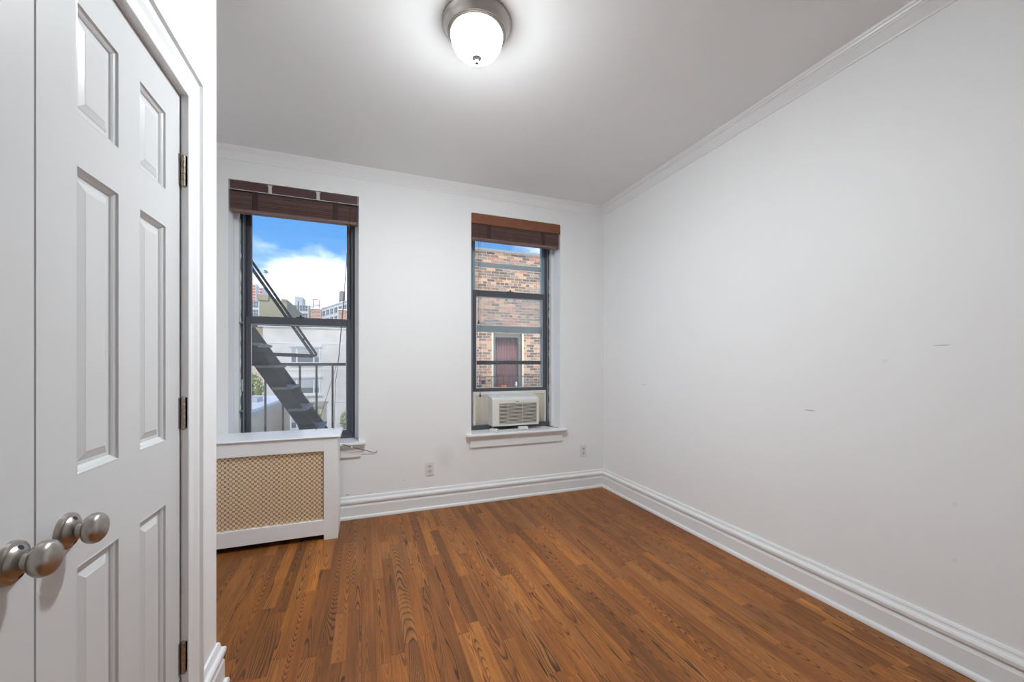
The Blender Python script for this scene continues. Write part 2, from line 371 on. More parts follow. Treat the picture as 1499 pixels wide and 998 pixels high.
# ================================================================== ROOM SHELL
XR, YB, XL, ZC = 2.258, 3.379, -0.521, 2.79      # right wall, back wall, closet wall, ceiling
XA, YE, YF = -1.25, 1.785, -1.45                 # alcove side wall, closet end, wall behind
W1 = (-0.915, -0.037); W2 = (0.892, 1.775); WZ0, WZ1 = 0.588, 2.57; YO = 3.74
mb = MB()
xs = [XA - 0.15, W1[0], W1[1], W2[0], W2[1], XR + 0.15]
for i in range(5):
    if i in (1, 3):
        mb.box(xs[i], xs[i + 1], YB, YO, -0.05, WZ0); mb.box(xs[i], xs[i + 1], YB, YO, WZ1, ZC + 0.02)
    else: mb.box(xs[i], xs[i + 1], YB, YO, -0.05, ZC + 0.02)
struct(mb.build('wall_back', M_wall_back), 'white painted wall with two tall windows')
struct(B(XR, XR + 0.15, YF - 0.15, YB, -0.05, ZC + 0.02).build('wall_right', M_wall_right), 'long blank white wall with a few faint scuffs')
struct(B(XA - 0.15, XR + 0.15, YF - 0.15, YO, ZC, ZC + 0.2).build('ceiling', M_ceil), 'flat white ceiling with one round lamp')
struct(B(XA - 0.15, XA, YF - 0.15, YB, -0.05, ZC + 0.02).build('wall_alcove', M_wall), 'white side wall of the alcove behind the radiator cover')
struct(B(XA, XR, YF - 0.15, YF, -0.05, ZC + 0.02).build('wall_front', M_wall), 'white wall behind the viewer')
struct(B(XA, XL, YE - 0.10, YE, 0, ZC).build('wall_closet_end', M_wall), 'short white end wall of the closet')
DY0, DY1, DZ = 0.318, 1.486, 2.048               # closet door opening
mb = MB().box(XL - 0.10, XL, YF, DY0, 0, ZC).box(XL - 0.10, XL, DY1, YE - 0.10, 0, ZC).box(XL - 0.10, XL, DY0, DY1, DZ + 0.012, ZC)
struct(mb.build('wall_left', M_wall), 'white closet wall around the panelled double doors')

# floor: dark subfloor with single oak strips on top
floor = struct(B(XA - 0.15, XR + 0.15, YF - 0.15, YO, -0.06, -0.008).build('floor', M_sub), 'stained oak strip floor with dark grain')
PWID = 0.0585
def plank_mesh(mbv, x0, x1, y0, y1, z):
    g, bv = 0.00012, 0.0005
    x0 += g; x1 -= g; y0 += g; y1 -= g
    return mbv.add([(x0, y0, -0.008), (x1, y0, -0.008), (x1, y1, -0.008), (x0, y1, -0.008), (x0, y0, z - bv), (x1, y0, z - bv), (x1, y1, z - bv), (x0, y1, z - bv),
                    (x0 + bv, y0 + bv, z), (x1 - bv, y0 + bv, z), (x1 - bv, y1 - bv, z), (x0 + bv, y1 - bv, z)],
                   [(8, 9, 10, 11), (4, 5, 9, 8), (5, 6, 10, 9), (6, 7, 11, 10), (7, 4, 8, 11), (0, 1, 5, 4), (1, 2, 6, 5), (2, 3, 7, 6), (3, 0, 4, 7)])
rest, rest_seed, n_in = MB(), [], 0
def with_seed(o, vals):
    a = o.data.attributes.new('seed', 'FLOAT', 'POINT'); a.data.foreach_set('value', vals)
    a = o.data.attributes.new('across', 'FLOAT', 'POINT'); a.data.foreach_set('value', [-1.0, 1.0, 1.0, -1.0] * (len(vals) // 4))
rp = random.Random(21)
x = XA + 0.012
while x < XR - 0.005:
    x1 = min(x + PWID, XR - 0.004)
    ylo = YF if x > XL - 0.02 else YE
    y = ylo + 0.004 - rp.random() * 0.5
    while y < YB - 0.01:
        ln = rp.choice((0.28, 0.4, 0.55, 0.75, 0.9, 1.15)) * rp.uniform(0.85, 1.15)
        ya, yb = max(y, ylo + 0.004), min(y + ln, YB - 0.004); y += ln
        if YB - 0.004 - yb < 0.12: yb = YB - 0.004; y = YB
        if yb - ya < 0.02: continue
        seen = False
        for k in range(9):
            q = proj(((x + x1) / 2, ya + (yb - ya) * k / 8, 0))
            if q and -5 < q[0] < 1504 and q[1] < 1003: seen = True
        if x < XL - 0.02: seen = seen and yb > 2.0 and (proj((x1, yb, 0)) or (0, 0))[0] > 308
        s_ = rp.random(); z = -rp.random() * 0.0003
        if seen:
            o = plank_mesh(MB(), x, x1, ya, yb, z).build('plank', M_oak, floor); with_seed(o, [s_] * 12); n_in += 1
        else:
            plank_mesh(rest, x, x1, ya, yb, z); rest_seed += [s_] * 12
    x += PWID
o = rest.build('plank_field', M_oak, floor); with_seed(o, rest_seed); tag(o, kind='stuff')
print('planks in view', n_in)

# baseboards
BP = [(0, 0), (0.034, 0), (0.034, 0.010), (0.031, 0.018), (0.024, 0.022), (0.021, 0.024), (0.021, 0.095), (0.018, 0.101), (0.015, 0.112), (0.014, 0.122),
      (0.025, 0.1235), (0.026, 0.138), (0.022, 0.146), (0.014, 0.151), (0.011, 0.158), (0.011, 0.165), (0.007, 0.174), (0, 0.175)]
up = (0, 0, 1)
struct(MB().mitre(BP, [(XA, YB, 0), (XR, YB, 0)], [up] * 2, [(1, -1, 0), (-1, -1, 0)]).build('baseboard_back', M_trim), 'white moulded baseboard under the windows')
struct(MB().mitre(BP, [(XR, YB, 0), (XR, YF, 0)], [up] * 2, [(-1, -1, 0), (-1, 0, 0)]).build('baseboard_right', M_trim), 'long white moulded baseboard below the blank wall')
struct(MB().mitre(BP, [(XL, 1.608, 0), (XL, YE, 0), (XA, YE, 0)], [up] * 3, [(1, 0, 0), (1, 1, 0), (1, 1, 0)]).build('baseboard_left', M_trim), 'short white baseboard wrapping the closet corner')
struct(MB().mitre(BP, [(XA, YE, 0), (XA, YB, 0)], [up] * 2, [(1, 1, 0), (1, -1, 0)]).build('baseboard_alcove', M_trim), 'white baseboard on the alcove side wall beside the radiator cover')
# crown mouldings
CP = [(0, -0.08), (0.006, -0.08), (0.008, -0.071), (0.012, -0.066), (0.020, -0.054), (0.033, -0.036), (0.040, -0.030), (0.041, -0.024), (0.047, -0.023), (0.050, -0.014), (0.056, -0.011), (0.058, -0.004), (0.062, 0), (0, 0)]
struct(MB().mitre(CP, [(XR, YB, ZC), (XR, YF, ZC)], [up] * 2, [(-1, -1, 0), (-1, 0, 0)]).build('trim_1', M_trim, smooth=False), 'white crown moulding along the blank wall')
struct(MB().mitre(CP, [(XA, YB, ZC), (XR, YB, ZC)], [up] * 2, [(1, -1, 0), (-1, -1, 0)]).build('trim_2', M_wall), 'white crown moulding above the windows, softened by paint')

# door casing with mitred corners (front towards +X)
KP = [(0, 0.0), (0.018, 0.0), (0.019, 0.004), (0.019, 0.036), (0.014, 0.039), (0.015, 0.044), (0.021, 0.060), (0.022, 0.074), (0.017, 0.088), (0.026, 0.092), (0.026, 0.102), (0.022, 0.106), (0, 0.106)]
ky0, ky1, kz = DY0 - 0.004, DY1 - 0.006, DZ + 0.008
mb = MB().mitre(KP, [(XL, ky1, 0), (XL, ky1, kz), (XL, ky0, kz), (XL, ky0, 0)], [(0, 1, 0), (0, 1, 1), (0, -1, 1), (0, -1, 0)], [(1, 0, 0)] * 4)
struct(mb.build('trim_3', M_trim), 'white moulded casing around the closet doors')
mb = MB().box(XL - 0.1, XL, DY1 - 0.001, DY1 + 0.006, 0, DZ + 0.006).box(XL - 0.1, XL, DY0 - 0.006, DY0 + 0.001, 0, DZ + 0.006).box(XL - 0.1, XL, DY0, DY1, DZ + 0.004, DZ + 0.013)
struct(mb.build('trim_4', M_trim), 'white jamb lining of the closet doorway')

# ------------------------------------------------------------------ six panel closet doors
def door_leaf(name, ya, yb, cols, knob_y, hinge_y, label):
    """leaf in the plane X; panels as nested rings, each panel its own piece"""
    xf, xb = -0.524, -0.556
    z0, z1 = 0.012, DZ
    rows = [(0.20, 0.838), (1.015, 1.624), (1.723, 1.945)]
    ysp = [ya] + [c for q in cols for c in q] + [yb]
    mbv = MB()
    for i in range(0, 6, 2): mbv.box(xb, xf, ysp[i], ysp[i + 1], z0, z1)          # stiles
    zs = [z0] + [c for q in rows for c in q] + [z1]
    for c in cols:
        for i in range(0, 8, 2): mbv.box(xb, xf, c[0], c[1], zs[i], zs[i + 1])    # rails
    d = mbv.build(name, M_door)
    struct(d, label)
    rings_ = [(0.0, 0.0), (0.003, 0.0005), (0.005, -0.004), (0.010, -0.0065), (0.013, -0.009), (0.015, -0.012), (0.023, -0.012), (0.026, -0.0105), (0.038, -0.0065), (0.040, -0.0055)]
    for c in cols:
        for r in rows:
            vs, fs = [], []
            for off, dx in rings_:
                vs += [(xf + dx, c[0] + off, r[0] + off), (xf + dx, c[1] - off, r[0] + off), (xf + dx, c[1] - off, r[1] - off), (xf + dx, c[0] + off, r[1] - off)]
            for k in range(len(rings_) - 1):
                fs += [(4 * k + i, 4 * k + (i + 1) % 4, 4 * k + 4 + (i + 1) % 4, 4 * k + 4 + i) for i in range(4)]
            k = 4 * (len(rings_) - 1); fs.append((k, k + 1, k + 2, k + 3))
            MB().add(vs, fs).build('raised_panel', M_door, d)
    kz_ = 0.919
    kn = MB().lathe([(0.0125, 0.008), (0.0118, 0.018), (0.0125, 0.026), (0.0165, 0.0285), (0.0240, 0.0315), (0.0278, 0.037), (0.0285, 0.043), (0.0270, 0.049), (0.0225, 0.0535), (0.016, 0.0555), (0.008, 0.0564), (0.0, 0.0566)], (xf, knob_y, kz_), (1, 0, 0), 40).build('knob', M_nickel, d, smooth=True)
    tag(kn, 'brushed nickel knob')
    MB().lathe([(0.034, 0.0), (0.034, 0.004), (0.0325, 0.007), (0.029, 0.0085), (0.027, 0.0088), (0.024, 0.013), (0.018, 0.017), (0.0125, 0.018), (0.012, 0.021), (0.0, 0.021)], (xf, knob_y, kz_), (1, 0, 0), 40).build('rosette', M_nickel, kn, smooth=True)
    for sgn in (1, -1):
        MB().lathe([(0.0044, 0.0), (0.0044, 0.0008), (0.0, 0.0006)], (xf + 0.0133, knob_y, kz_ + sgn * 0.0225), (1, 0, sgn * 0.7), 12).build('screw_hole', M_hole, kn)
    for hz in (1.823, 1.083, 0.337):
        h = MB()
        sy = 1 if hinge_y > knob_y else -1
        for k in range(5):
            za = hz - 0.047 + k * 0.0188
            h.lathe([(0.0, 0.0003), (0.0062, 0.0003), (0.0068, 0.001), (0.0068, 0.0178), (0.0062, 0.0185), (0.0, 0.0185)], (xf + 0.0075, hinge_y, za), (0, 0, 1), 14)
        hg = h.build('hinge', M_hinge, d, smooth=True)
        MB().box(xf, xf + 0.002, hinge_y - sy * 0.012, hinge_y, hz - 0.047, hz + 0.047).box(xf + 0.0, xf + 0.018, hinge_y + sy * 0.0005, hinge_y + sy * 0.002, hz - 0.047, hz + 0.047).build('hinge_leaf', M_hinge, hg)
        MB().lathe([(0.0, -0.003), (0.004, -0.002), (0.005, 0.0), (0.0035, 0.098), (0.0, 0.1)], (xf + 0.0075, hinge_y, hz - 0.049), (0, 0, 1), 10).build('hinge_pin', M_hinge, hg)
    return d
door_leaf('door_1', 0.9165, 1.4775, [(1.016, 1.160), (1.247, 1.388)], 0.988, 1.4795, 'white six-panel closet door with three hinges on the casing')
door_leaf('door_2', 0.322, 0.9115, [(0.422, 0.568), (0.655, 0.801)], 0.862, 0.3205, 'white six-panel closet door whose knob side meets the other')

# ================================================================== WINDOWS
def rect_frame(mbv, x0, x1, y0, y1, z0, z1, sl, sr, bt_, tp):
    mbv.box(x0, x0 + sl, y0, y1, z0, z1); mbv.box(x1 - sr, x1, y0, y1, z0, z1)
    mbv.box(x0 + sl, x1 - sr, y0, y1, z0, z0 + bt_); mbv.box(x0 + sl, x1 - sr, y0, y1, z1 - tp, z1); return mbv
SP = [(0, 0), (0.050, 0), (0.054, 0.004), (0.055, 0.011), (0.054, 0.018), (0.050, 0.022), (0, 0.022)]
def window(name, x0, x1, lift, label, storm):
    w = empty(name); struct(w, label)
    # painted stops in the reveal
    for a, b_ in ((x0, x0 + 0.030), (x1 - 0.030, x1)):
        B(a, b_, 3.513, 3.555, 0.61, WZ1).build('blind_stop', M_trim, w, bevel=0.003)
    B(x0 + 0.03, x1 - 0.03, 3.513, 3.555, WZ1 - 0.03, WZ1).build('blind_stop', M_trim, w)
    fr = rect_frame(MB(), x0, x1, 3.556, 3.70, 0.60, WZ1, 0.060, 0.060, 0.048, 0.05)
    fr.box(x0 + 0.030, x0 + 0.046, 3.5555, 3.557, 0.62, WZ1).box(x1 - 0.046, x1 - 0.030, 3.5555, 3.557, 0.62, WZ1)
    fo = fr.build('frame', M_frame, w, bevel=0.002)
    # balance tracks: thin ridges on the frame
    for xx in (x0 + 0.052, x1 - 0.055):
        B(xx, xx + 0.003, 3.548, 3.556, 0.655, WZ1 - 0.05).build('track', M_frame2, fo)
    ls = rect_frame(MB(), x0 + 0.061, x1 - 0.061, 3.566, 3.594, 0.645 + lift, 1.601 + lift, 0.036, 0.036, 0.030, 0.062).build('lower_sash', M_frame, w, bevel=0.0025)
    B(x0 + 0.097, x1 - 0.097, 3.579, 3.582, 0.676 + lift, 1.538 + lift).build('pane', M_glass_d if not storm else M_glass_m, ls)
    B((x0 + x1) / 2 - 0.03, (x0 + x1) / 2 + 0.03, 3.570, 3.592, 1.601 + lift, 1.607 + lift).box((x0 + x1) / 2 - 0.006, (x0 + x1) / 2 + 0.006, 3.570, 3.585, 1.607 + lift, 1.622 + lift).build('sash_lock', M_black, ls)
    B(x0 + 0.10, x1 - 0.10, 3.560, 3.566, 1.6 + lift - 0.064, 1.6 + lift - 0.058).build('finger_lip', M_frame2, ls)
    bd_ = rect_frame(MB(), x0 + 0.0975, x1 - 0.0975, 3.5735, 3.5785, 0.6755 + lift, 1.5385 + lift, 0.004, 0.004, 0.006, 0.003).build('glazing_bead', M_bead, ls)
    us = rect_frame(MB(), x0 + 0.061, x1 - 0.061, 3.600, 3.628, 1.535, WZ1 - 0.051, 0.034, 0.034, 0.060, 0.05).build('upper_sash', M_frame2 if storm else M_frame, w, bevel=0.0025)
    B(x0 + 0.096, x1 - 0.096, 3.612, 3.615, 1.596, WZ1 - 0.102).build('pane', M_glass_u if storm else M_glass, us)
    if storm:
        st = rect_frame(MB(), x0 + 0.061, x1 - 0.061, 3.655, 3.668, 0.65, WZ1 - 0.051, 0.022, 0.022, 0.03, 0.03).build('storm_frame', M_storm, w)
        tag(B(x0 + 0.083, x1 - 0.083, 3.655, 3.667, 2.168, 2.212).build('storm_rail', M_storm, st), 'pale blue-grey bar')
        tag(B(x0 + 0.083, x1 - 0.083, 3.653, 3.668, 1.222, 1.260).build('storm_rail', M_black, st), 'black bar')
        B(x0 + 0.083, x1 - 0.083, 3.660, 3.662, 2.213, WZ1 - 0.08).build('storm_pane', M_glass_m, st)
    # stool, bed moulding and apron
    a, b_ = x0 - 0.052, x1 + 0.052
    sill = MB().sweep(SP, (a, YB, 0.588), (b_, YB, 0.588), (0, -1, 0), (0, 0, 1)).box(x0 + 0.0005, x1 - 0.0005, YB, 3.556, 0.588, 0.61).build('window_sill', M_trim, w)
    MP = [(0, 0), (0.020, 0), (0.022, 0.008), (0.028, 0.012), (0.030, 0.022), (0.038, 0.030), (0.040, 0.034), (0, 0.034)]
    MB().sweep(MP, (a + 0.018, YB, 0.554), (b_ - 0.018, YB, 0.554), (0, -1, 0), (0, 0, 1)).build('sill_moulding', M_trim, sill)
    B(a + 0.036, b_ - 0.036, YB - 0.018, YB, 0.489, 0.554).build('apron', M_trim, sill, bevel=0.002)
    return w
w1 = window('window_1', *W1, 0.0, 'tall charcoal-framed sash window overlooking the fire escape', False)
w2 = window('window_2', *W2, 0.323, 'charcoal-framed sash window raised over the air conditioner', True)
# hardware and crumbs of paint on the fire-escape window's jamb
hw = MB()
for z in (0.865, 1.54):
    hw.lathe([(0.0, 0), (0.011, 0), (0.011, 0.006), (0.006, 0.009), (0.006, 0.016), (0.010, 0.018), (0.010, 0.024), (0, 0.026)], (W1[0] + 0.030, 3.535, z), (1, 0, 0.2), 12)
tag(hw.build('hold_down', M_hinge, w1, smooth=True), 'small copper-brown hold-down fittings')
B(W1[0] + 0.040, W1[0] + 0.048, 3.550, 3.557, 1.02, 1.11).build('jamb_plate', M_clip, w1)
def ragged(x, y, z0, z1, sgn, w, seed):
    rg = random.Random(seed); vs = []; k = int((z1 - z0) / 0.035)
    for i in range(k + 1):
        z = z0 + (z1 - z0) * i / k
        vs += [(x, y, z), (x + sgn * (0.002 + w * rg.random() ** 2), y - 0.0012, z)]
    return MB().add(vs, [(2 * i, 2 * i + 1, 2 * i + 3, 2 * i + 2) for i in range(k)])
for xx, sg, ww, ob, sd_ in ((W1[0] + 0.030, 1, 0.007, w1, 3), (W2[1] - 0.030, -1, 0.008, w2, 5)):
    o = ragged(xx, 3.5553, 0.65, 2.34, sg, ww, sd_).build('paint_edge', M_trim, ob); sm_ = o.modifiers.new('solid', 'SOLIDIFY'); sm_.thickness = 0.001
# crumbled dark debris in the sill corner
rg = random.Random(4); mb = MB()
for i in range(16):
    t = i / 15
    p = Vector((1.70 + 0.055 * t + rg.uniform(-0.008, 0.008), 3.54 - 0.13 * t + rg.uniform(-0.006, 0.006), 0.6085))
    r = rg.uniform(0.004, 0.011) * (1.1 - 0.6 * t)
    mb.lathe([(r, 0), (r * 1.1, r * 0.6), (r * 0.5, r * 1.3), (0, r * 1.4)], p, (rg.uniform(-.3, .3), rg.uniform(-.3, .3), 1), 6)
tag(mb.build('caulk_crumbs', M_dirt, w2), 'dark crumbled caulk', kind='stuff')

# ================================================================== BLINDS
def cyl_tube(name, pts, r, m, parent, n_=6): return MB().tube(pts, r, n_).build(name, m, parent, smooth=True)
def blind(x0, x1, val, zbot, tapes, label, clips):
    bl = empty('wooden_blind')
    hr = B(x0 + 0.006, x1 - 0.008, 3.388, 3.440, 2.500, 2.566).build('head_rail', M_blindrail, bl, bevel=0.002)
    if val:
        mbv = MB().sweep([(0, 0), (0.010, 0), (0.012, 0.004), (0.012, 0.080), (0.009, 0.088), (0.004, 0.091), (0, 0.091)], (x0 + 0.002, 3.3875, 2.478), (x1 - 0.002, 3.3875, 2.478), (0, -1, 0), (0, 0, 1))
        tag(mbv.build('valance', M_val, bl), 'reddish brown wooden valance')
    else:
        B(x0 + 0.012, x1 - 0.014, 3.3865, 3.388, 2.500, 2.5045).build('rail_lip', M_clip, hr)
        for cx in clips:
            MB().box(cx - 0.011, cx + 0.011, 3.3845, 3.388, 2.500, 2.566).box(cx - 0.016, cx + 0.016, 3.3835, 3.388, 2.556, 2.566).box(cx - 0.003, cx + 0.003, 3.382, 3.3845, 2.53, 2.536).build('valance_clip', M_clip, hr)
        for ex in (x0 + 0.004, x1 - 0.0085):
            B(ex, ex + 0.004, 3.386, 3.440, 2.498, 2.568).build('end_cap', M_clip, hr)
    ztop = 2.490
    xa, xb = x0 + 0.010, x1 - 0.014
    prof = [(-0.025, 0.0), (-0.024, -0.0012), (0.024, -0.0012), (0.025, 0.0), (0.024, 0.0013), (0.0, 0.0021), (-0.024, 0.0013)]
    m0 = MB().sweep(prof, (xa, 0, 0), (xb, 0, 0), (0, 1, 0), (0, 0, 1)); sls = []
    for ms in M_slats:
        sl = bpy.data.meshes.new('slat'); sl.from_pydata(m0.v, [], m0.f); sl.materials.append(ms); sls.append(sl)
    rg = random.Random(11); z = zbot + 0.020; k = 0
    while z < ztop:
        o = bpy.data.objects.new('slat', rg.choice(sls)); COL.objects.link(o); o.parent = bl
        o.location = (rg.uniform(-0.001, 0.001), 3.414 + rg.uniform(-0.0022, 0.0022), z); z += 0.0040; k += 1
    MB().sweep([(-0.026, 0), (-0.024, -0.002), (0.024, -0.002), (0.026, 0), (0.026, 0.015), (0.024, 0.017), (-0.024, 0.017), (-0.026, 0.015)], (xa, 3.414, zbot + 0.001), (xb, 3.414, zbot + 0.001), (0, 1, 0), (0, 0, 1)).build('bottom_rail', M_blind, bl)
    for tx in tapes:
        B(tx - 0.019, tx + 0.019, 3.3865, 3.3873, zbot + 0.022, 2.502).build('ladder_tape', M_tape, bl)
    tag(bl, label, 'blind', 'wooden slat blinds')
    return bl
b1 = blind(*W1, False, 2.344, (-0.75, -0.208), 'raised dark wooden blind with bare head rail above the fire-escape window', (-0.654, -0.33))
b2 = blind(*W2, True, 2.338, (1.057, 1.595), 'raised dark wooden blind with reddish valance above the air-conditioner window', ())
# hanging cords
pa = at(512, 306, 3.385)
k0, k1, k2, k3 = (-0.098, 3.383, 2.49), (-0.150, 3.383, 1.72), at(495.5, 525, 3.385), at(463, 626, 3.30)
cyl_tube('lift_cord', [k0, k1, k2, (k3.x, 3.29, 0.7285)], 0.0016, M_cordb, b1)
cyl_tube('lift_cord', [(k0[0] + 0.004, 3.383, 2.49), (k1[0] + 0.004, 3.383, 1.72), k2 + Vector((0.003, 0, 0)), at(491, 560, 3.36), (at(489, 627, 3.31).x, 3.30, 0.7285)], 0.0016, M_cordb, b1)
for cx, zt in ((at(700.5, 471, 3.385).x, at(700, 471, 3.385).z), (at(702.8, 577, 3.385).x, at(703, 578, 3.385).z)):
    cyl_tube('lift_cord', [(cx, 3.383, 2.485), (cx, 3.383, zt + 0.02)], 0.0016, M_cordb, b2)
    tag(MB().lathe([(0.0, 0.022), (0.004, 0.02), (0.0045, 0.008), (0.008, -0.004), (0.0085, -0.012), (0.006, -0.018), (0, -0.018)], (cx, 3.383, zt), (0, 0, 1), 14).build('cord_tassel', M_cordb, b2, smooth=True), 'small dark tassel')

# ================================================================== AIR CONDITIONER
ac = empty('window_air_conditioner')
ax0, ax1 = 1.102, 1.566
prof = [(3.445, 0.655), (3.445, 0.905), (3.456, 0.916), (3.548, 0.930), (3.56, 0.928), (3.56, 0.652)]
MB().sweep([(p[0], p[1]) for p in prof], (ax0, 0, 0), (ax1, 0, 0), (0, 1, 0), (0, 0, 1)).build('housing', M_acw, ac, bevel=0.004)
B(ax0 + 0.012, ax1 - 0.012, 3.56, 3.84, 0.650, 0.924).build('rear_chassis', M_acw, ac, bevel=0.004)
gx0, gx1, gz0, gz1 = 1.168, 1.547, 0.672, 0.862
fp = MB().box(ax0, gx0, 3.422, 3.446, 0.655, 0.890).box(gx1, ax1, 3.422, 3.446, 0.655, 0.890).box(gx0, gx1, 3.422, 3.446, 0.655, gz0).box(gx0, gx1, 3.422, 3.446, gz1, 0.890)
fo = fp.build('front_panel', M_acw, ac)
MB().sweep([(3.422, 0.890), (3.424, 0.897), (3.430, 0.903), (3.446, 0.909), (3.446, 0.890)], (ax0, 0, 0), (ax1, 0, 0), (0, 1, 0), (0, 0, 1)).build('top_lip', M_acw, ac)
B(gx0, gx1, 3.4435, 3.4445, gz0, gz1).build('grille_back', M_acd, ac)
for i in range(15):
    z = gz0 + 0.006 + i * (gz1 - gz0 - 0.008) / 14.6
    MB().sweep([(3.4240, z), (3.4240, z + 0.0050), (3.426, z + 0.0056), (3.434, z + 0.0018), (3.434, z - 0.0012)], (gx0, 0, 0), (gx1, 0, 0), (0, 1, 0), (0, 0, 1)).build('louver', M_acg, ac)
for i in (0.24, 0.62):
    xx = gx0 + (gx1 - gx0) * i; B(xx, xx + 0.002, 3.434, 3.443, gz0, gz1).build('grille_divider', M_acg, ac)
for k, zz in enumerate((0.70, 0.72, 0.74, 0.76, 0.78, 0.80, 0.82, 0.84)):
    B(ax0 + 0.014, gx0 - 0.012, 3.4212, 3.4222, zz, zz + 0.003).build('front_rib', M_acw, ac)
# top control panel and print
tz = lambda y: 0.916 + (y - 3.456) * (0.014 / 0.092) + 0.0003
def on_top(x0, x1, y0, y1, name, m, h=0.0008):
    return MB().add([(x0, y0, tz(y0)), (x1, y0, tz(y0)), (x1, y1, tz(y1)), (x0, y1, tz(y1)), (x0, y0, tz(y0) + h), (x1, y0, tz(y0) + h), (x1, y1, tz(y1) + h), (x0, y1, tz(y1) + h)],
                    [(0, 3, 2, 1), (4, 5, 6, 7), (0, 1, 5, 4), (1, 2, 6, 5), (2, 3, 7, 6), (3, 0, 4, 7)]).build(name, m, ac)
on_top(1.15, 1.24, 3.470, 3.540, 'display_bezel', mat('ac_bezel', (0.86, 0.86, 0.84), 0.3))
on_top(1.165, 1.215, 3.500, 3.525, 'display', mat('ac_display', (0.5, 0.5, 0.48), 0.3), 0.0012)
for i in range(12): on_top(1.262 + i * 0.020, 1.274 + i * 0.020, 3.486, 3.490, 'button_print', mat('ac_print', (0.35, 0.33, 0.30), 0.6), 0.0005)
for xx in (1.334, 1.349): B(xx, xx + 0.009, 3.4215, 3.4222, 0.874, 0.881).build('badge', M_acd, ac)
B(ax0 - 0.001, ax0 + 0.0005, 3.49, 3.52, 0.69, 0.86).build('side_seam', M_acg, ac)
# accordion side panels in their frames
tb = B(0.962, 1.712, 3.5655, 3.585, 0.936, 0.966).build('top_bar', M_acw, ac, bevel=0.002)
for px0, px1 in ((0.962, ax0 + 0.004), (ax1 - 0.004, 1.712)):
    vs, fs = [], []; k = max(8, int((px1 - px0) / 0.006))
    for i in range(k + 1):
        xx = px0 + (px1 - px0) * i / k; yy = 3.571 + (0.006 if i % 2 else 0)
        vs += [(xx, yy, 0.652), (xx, yy, 0.936)]
    pl = MB().add(vs, [(2 * i, 2 * i + 2, 2 * i + 3, 2 * i + 1) for i in range(k)]).build('accordion_panel', M_pleat, ac)
    q = pl.modifiers.new('s', 'SOLIDIFY'); q.thickness = 0.0008
for px0 in (0.962, 1.694): B(px0, px0 + 0.018, 3.5655, 3.585, 0.651, 0.936).build('panel_post', M_acw, ac, bevel=0.002)
# power cord coiled under the front, with its test plug
def smooth_path(pts, sub=6):
    pts = [Vector(p) for p in pts]; out = []
    for i in range(len(pts) - 1):
        p0, p1, p2, p3 = pts[max(i - 1, 0)], pts[i], pts[i + 1], pts[min(i + 2, len(pts) - 1)]
        for k in range(sub):
            t = k / sub
            out.append(0.5 * ((2 * p1) + (-p0 + p2) * t + (2 * p0 - 5 * p1 + 4 * p2 - p3) * t * t + (-p0 + 3 * p1 - 3 * p2 + p3) * t ** 3))
    out.append(pts[-1]); return out
cz = 0.6145
c_ = cyl_tube('power_cord', smooth_path([(1.14, 3.52, 0.655), (1.13, 3.50, 0.63), (1.11, 3.45, cz), (1.09, 3.415, cz), (1.16, 3.400, cz), (1.30, 3.405, cz), (1.345, 3.425, cz + .004), (1.30, 3.455, cz), (1.15, 3.450, cz), (1.10, 3.425, cz + .006), (1.15, 3.393, cz), (1.28, 3.397, cz + .002), (1.40, 3.44, cz)]), 0.0042, M_cordw, ac)
for k, (p, dv, ln, wd) in enumerate((((1.105, 3.395, 0.6265), Vector((0.62, -0.78, 0)), 0.088, 0.036), ((1.40, 3.418, 0.6285), Vector((1, -0.15, 0)), 0.098, 0.040))):
    dv.normalize(); sd_ = Vector((-dv.y, dv.x, 0)); p = Vector(p)
    hh = 0.0155
    pr4 = [(-wd / 2, -hh), (wd / 2, -hh), (wd / 2, hh), (-wd / 2, hh)]
    mbp = MB(); st_ = [(-ln / 2, 0.6), (-ln / 2 + 0.014, 1.0), (ln / 2 - 0.01, 1.0), (ln / 2, 0.85)]
    vs = []
    for a_, s_ in st_: vs += [p + dv * a_ + sd_ * (u * s_) + Vector((0, 0, -hh + (v + hh) * s_)) for u, v in pr4]
    fs = [(0, 1, 2, 3), (15, 14, 13, 12)]
    for j in range(3): fs += [(4 * j + i, 4 * j + (i + 1) % 4, 4 * j + 4 + (i + 1) % 4, 4 * j + 4 + i) for i in range(4)]
    o = mbp.add(vs, fs).build('cord_plug', M_cordw, ac, bevel=0.003)
    q = p + dv * 0.004 + Vector((0, 0, 0.0157)); B(q.x - 0.006, q.x + 0.006, q.y - 0.004, q.y + 0.004, q.z - 0.001, q.z + 0.0006).build('plug_button', M_acg, o)
tag(ac, 'cream window air conditioner with louvred front and pleated side panels', 'air conditioner')
root_at(ac, (1.334, 3.6, 0.65))

# ================================================================== RADIATOR COVER
rc = empty('radiator_cover')
cx0, cx1, cyf, czt = -1.205, -0.170, 3.030, 0.712
gx0, gx1, gz0, gz1 = -1.150, -0.260, 0.140, 0.621
ff = MB().box(gx1, cx1, cyf, cyf + 0.019, 0.0, czt - 0.001).box(cx0, gx0, cyf, cyf + 0.019, 0.0, czt - 0.001).box(gx0, gx1, cyf, cyf + 0.019, 0.038, gz0).box(gx0, gx1, cyf, cyf + 0.019, gz1, czt - 0.001)
ff.build('front_frame', M_cover, rc, bevel=0.0015)
B(cx1 - 0.019, cx1 + 0.0005, cyf + 0.0195, YB - 0.036, 0.0, czt - 0.001).build('side_panel', M_cover, rc, bevel=0.0015)
B(cx0, cx0 + 0.019, cyf + 0.0195, YB - 0.036, 0.0, czt - 0.001).build('side_panel', M_cover, rc, bevel=0.0015)
TP = [(0, 0), (0.350, 0), (0.357, 0.002), (0.360, 0.008), (0.357, 0.013), (0.350, 0.015), (0, 0.015)]
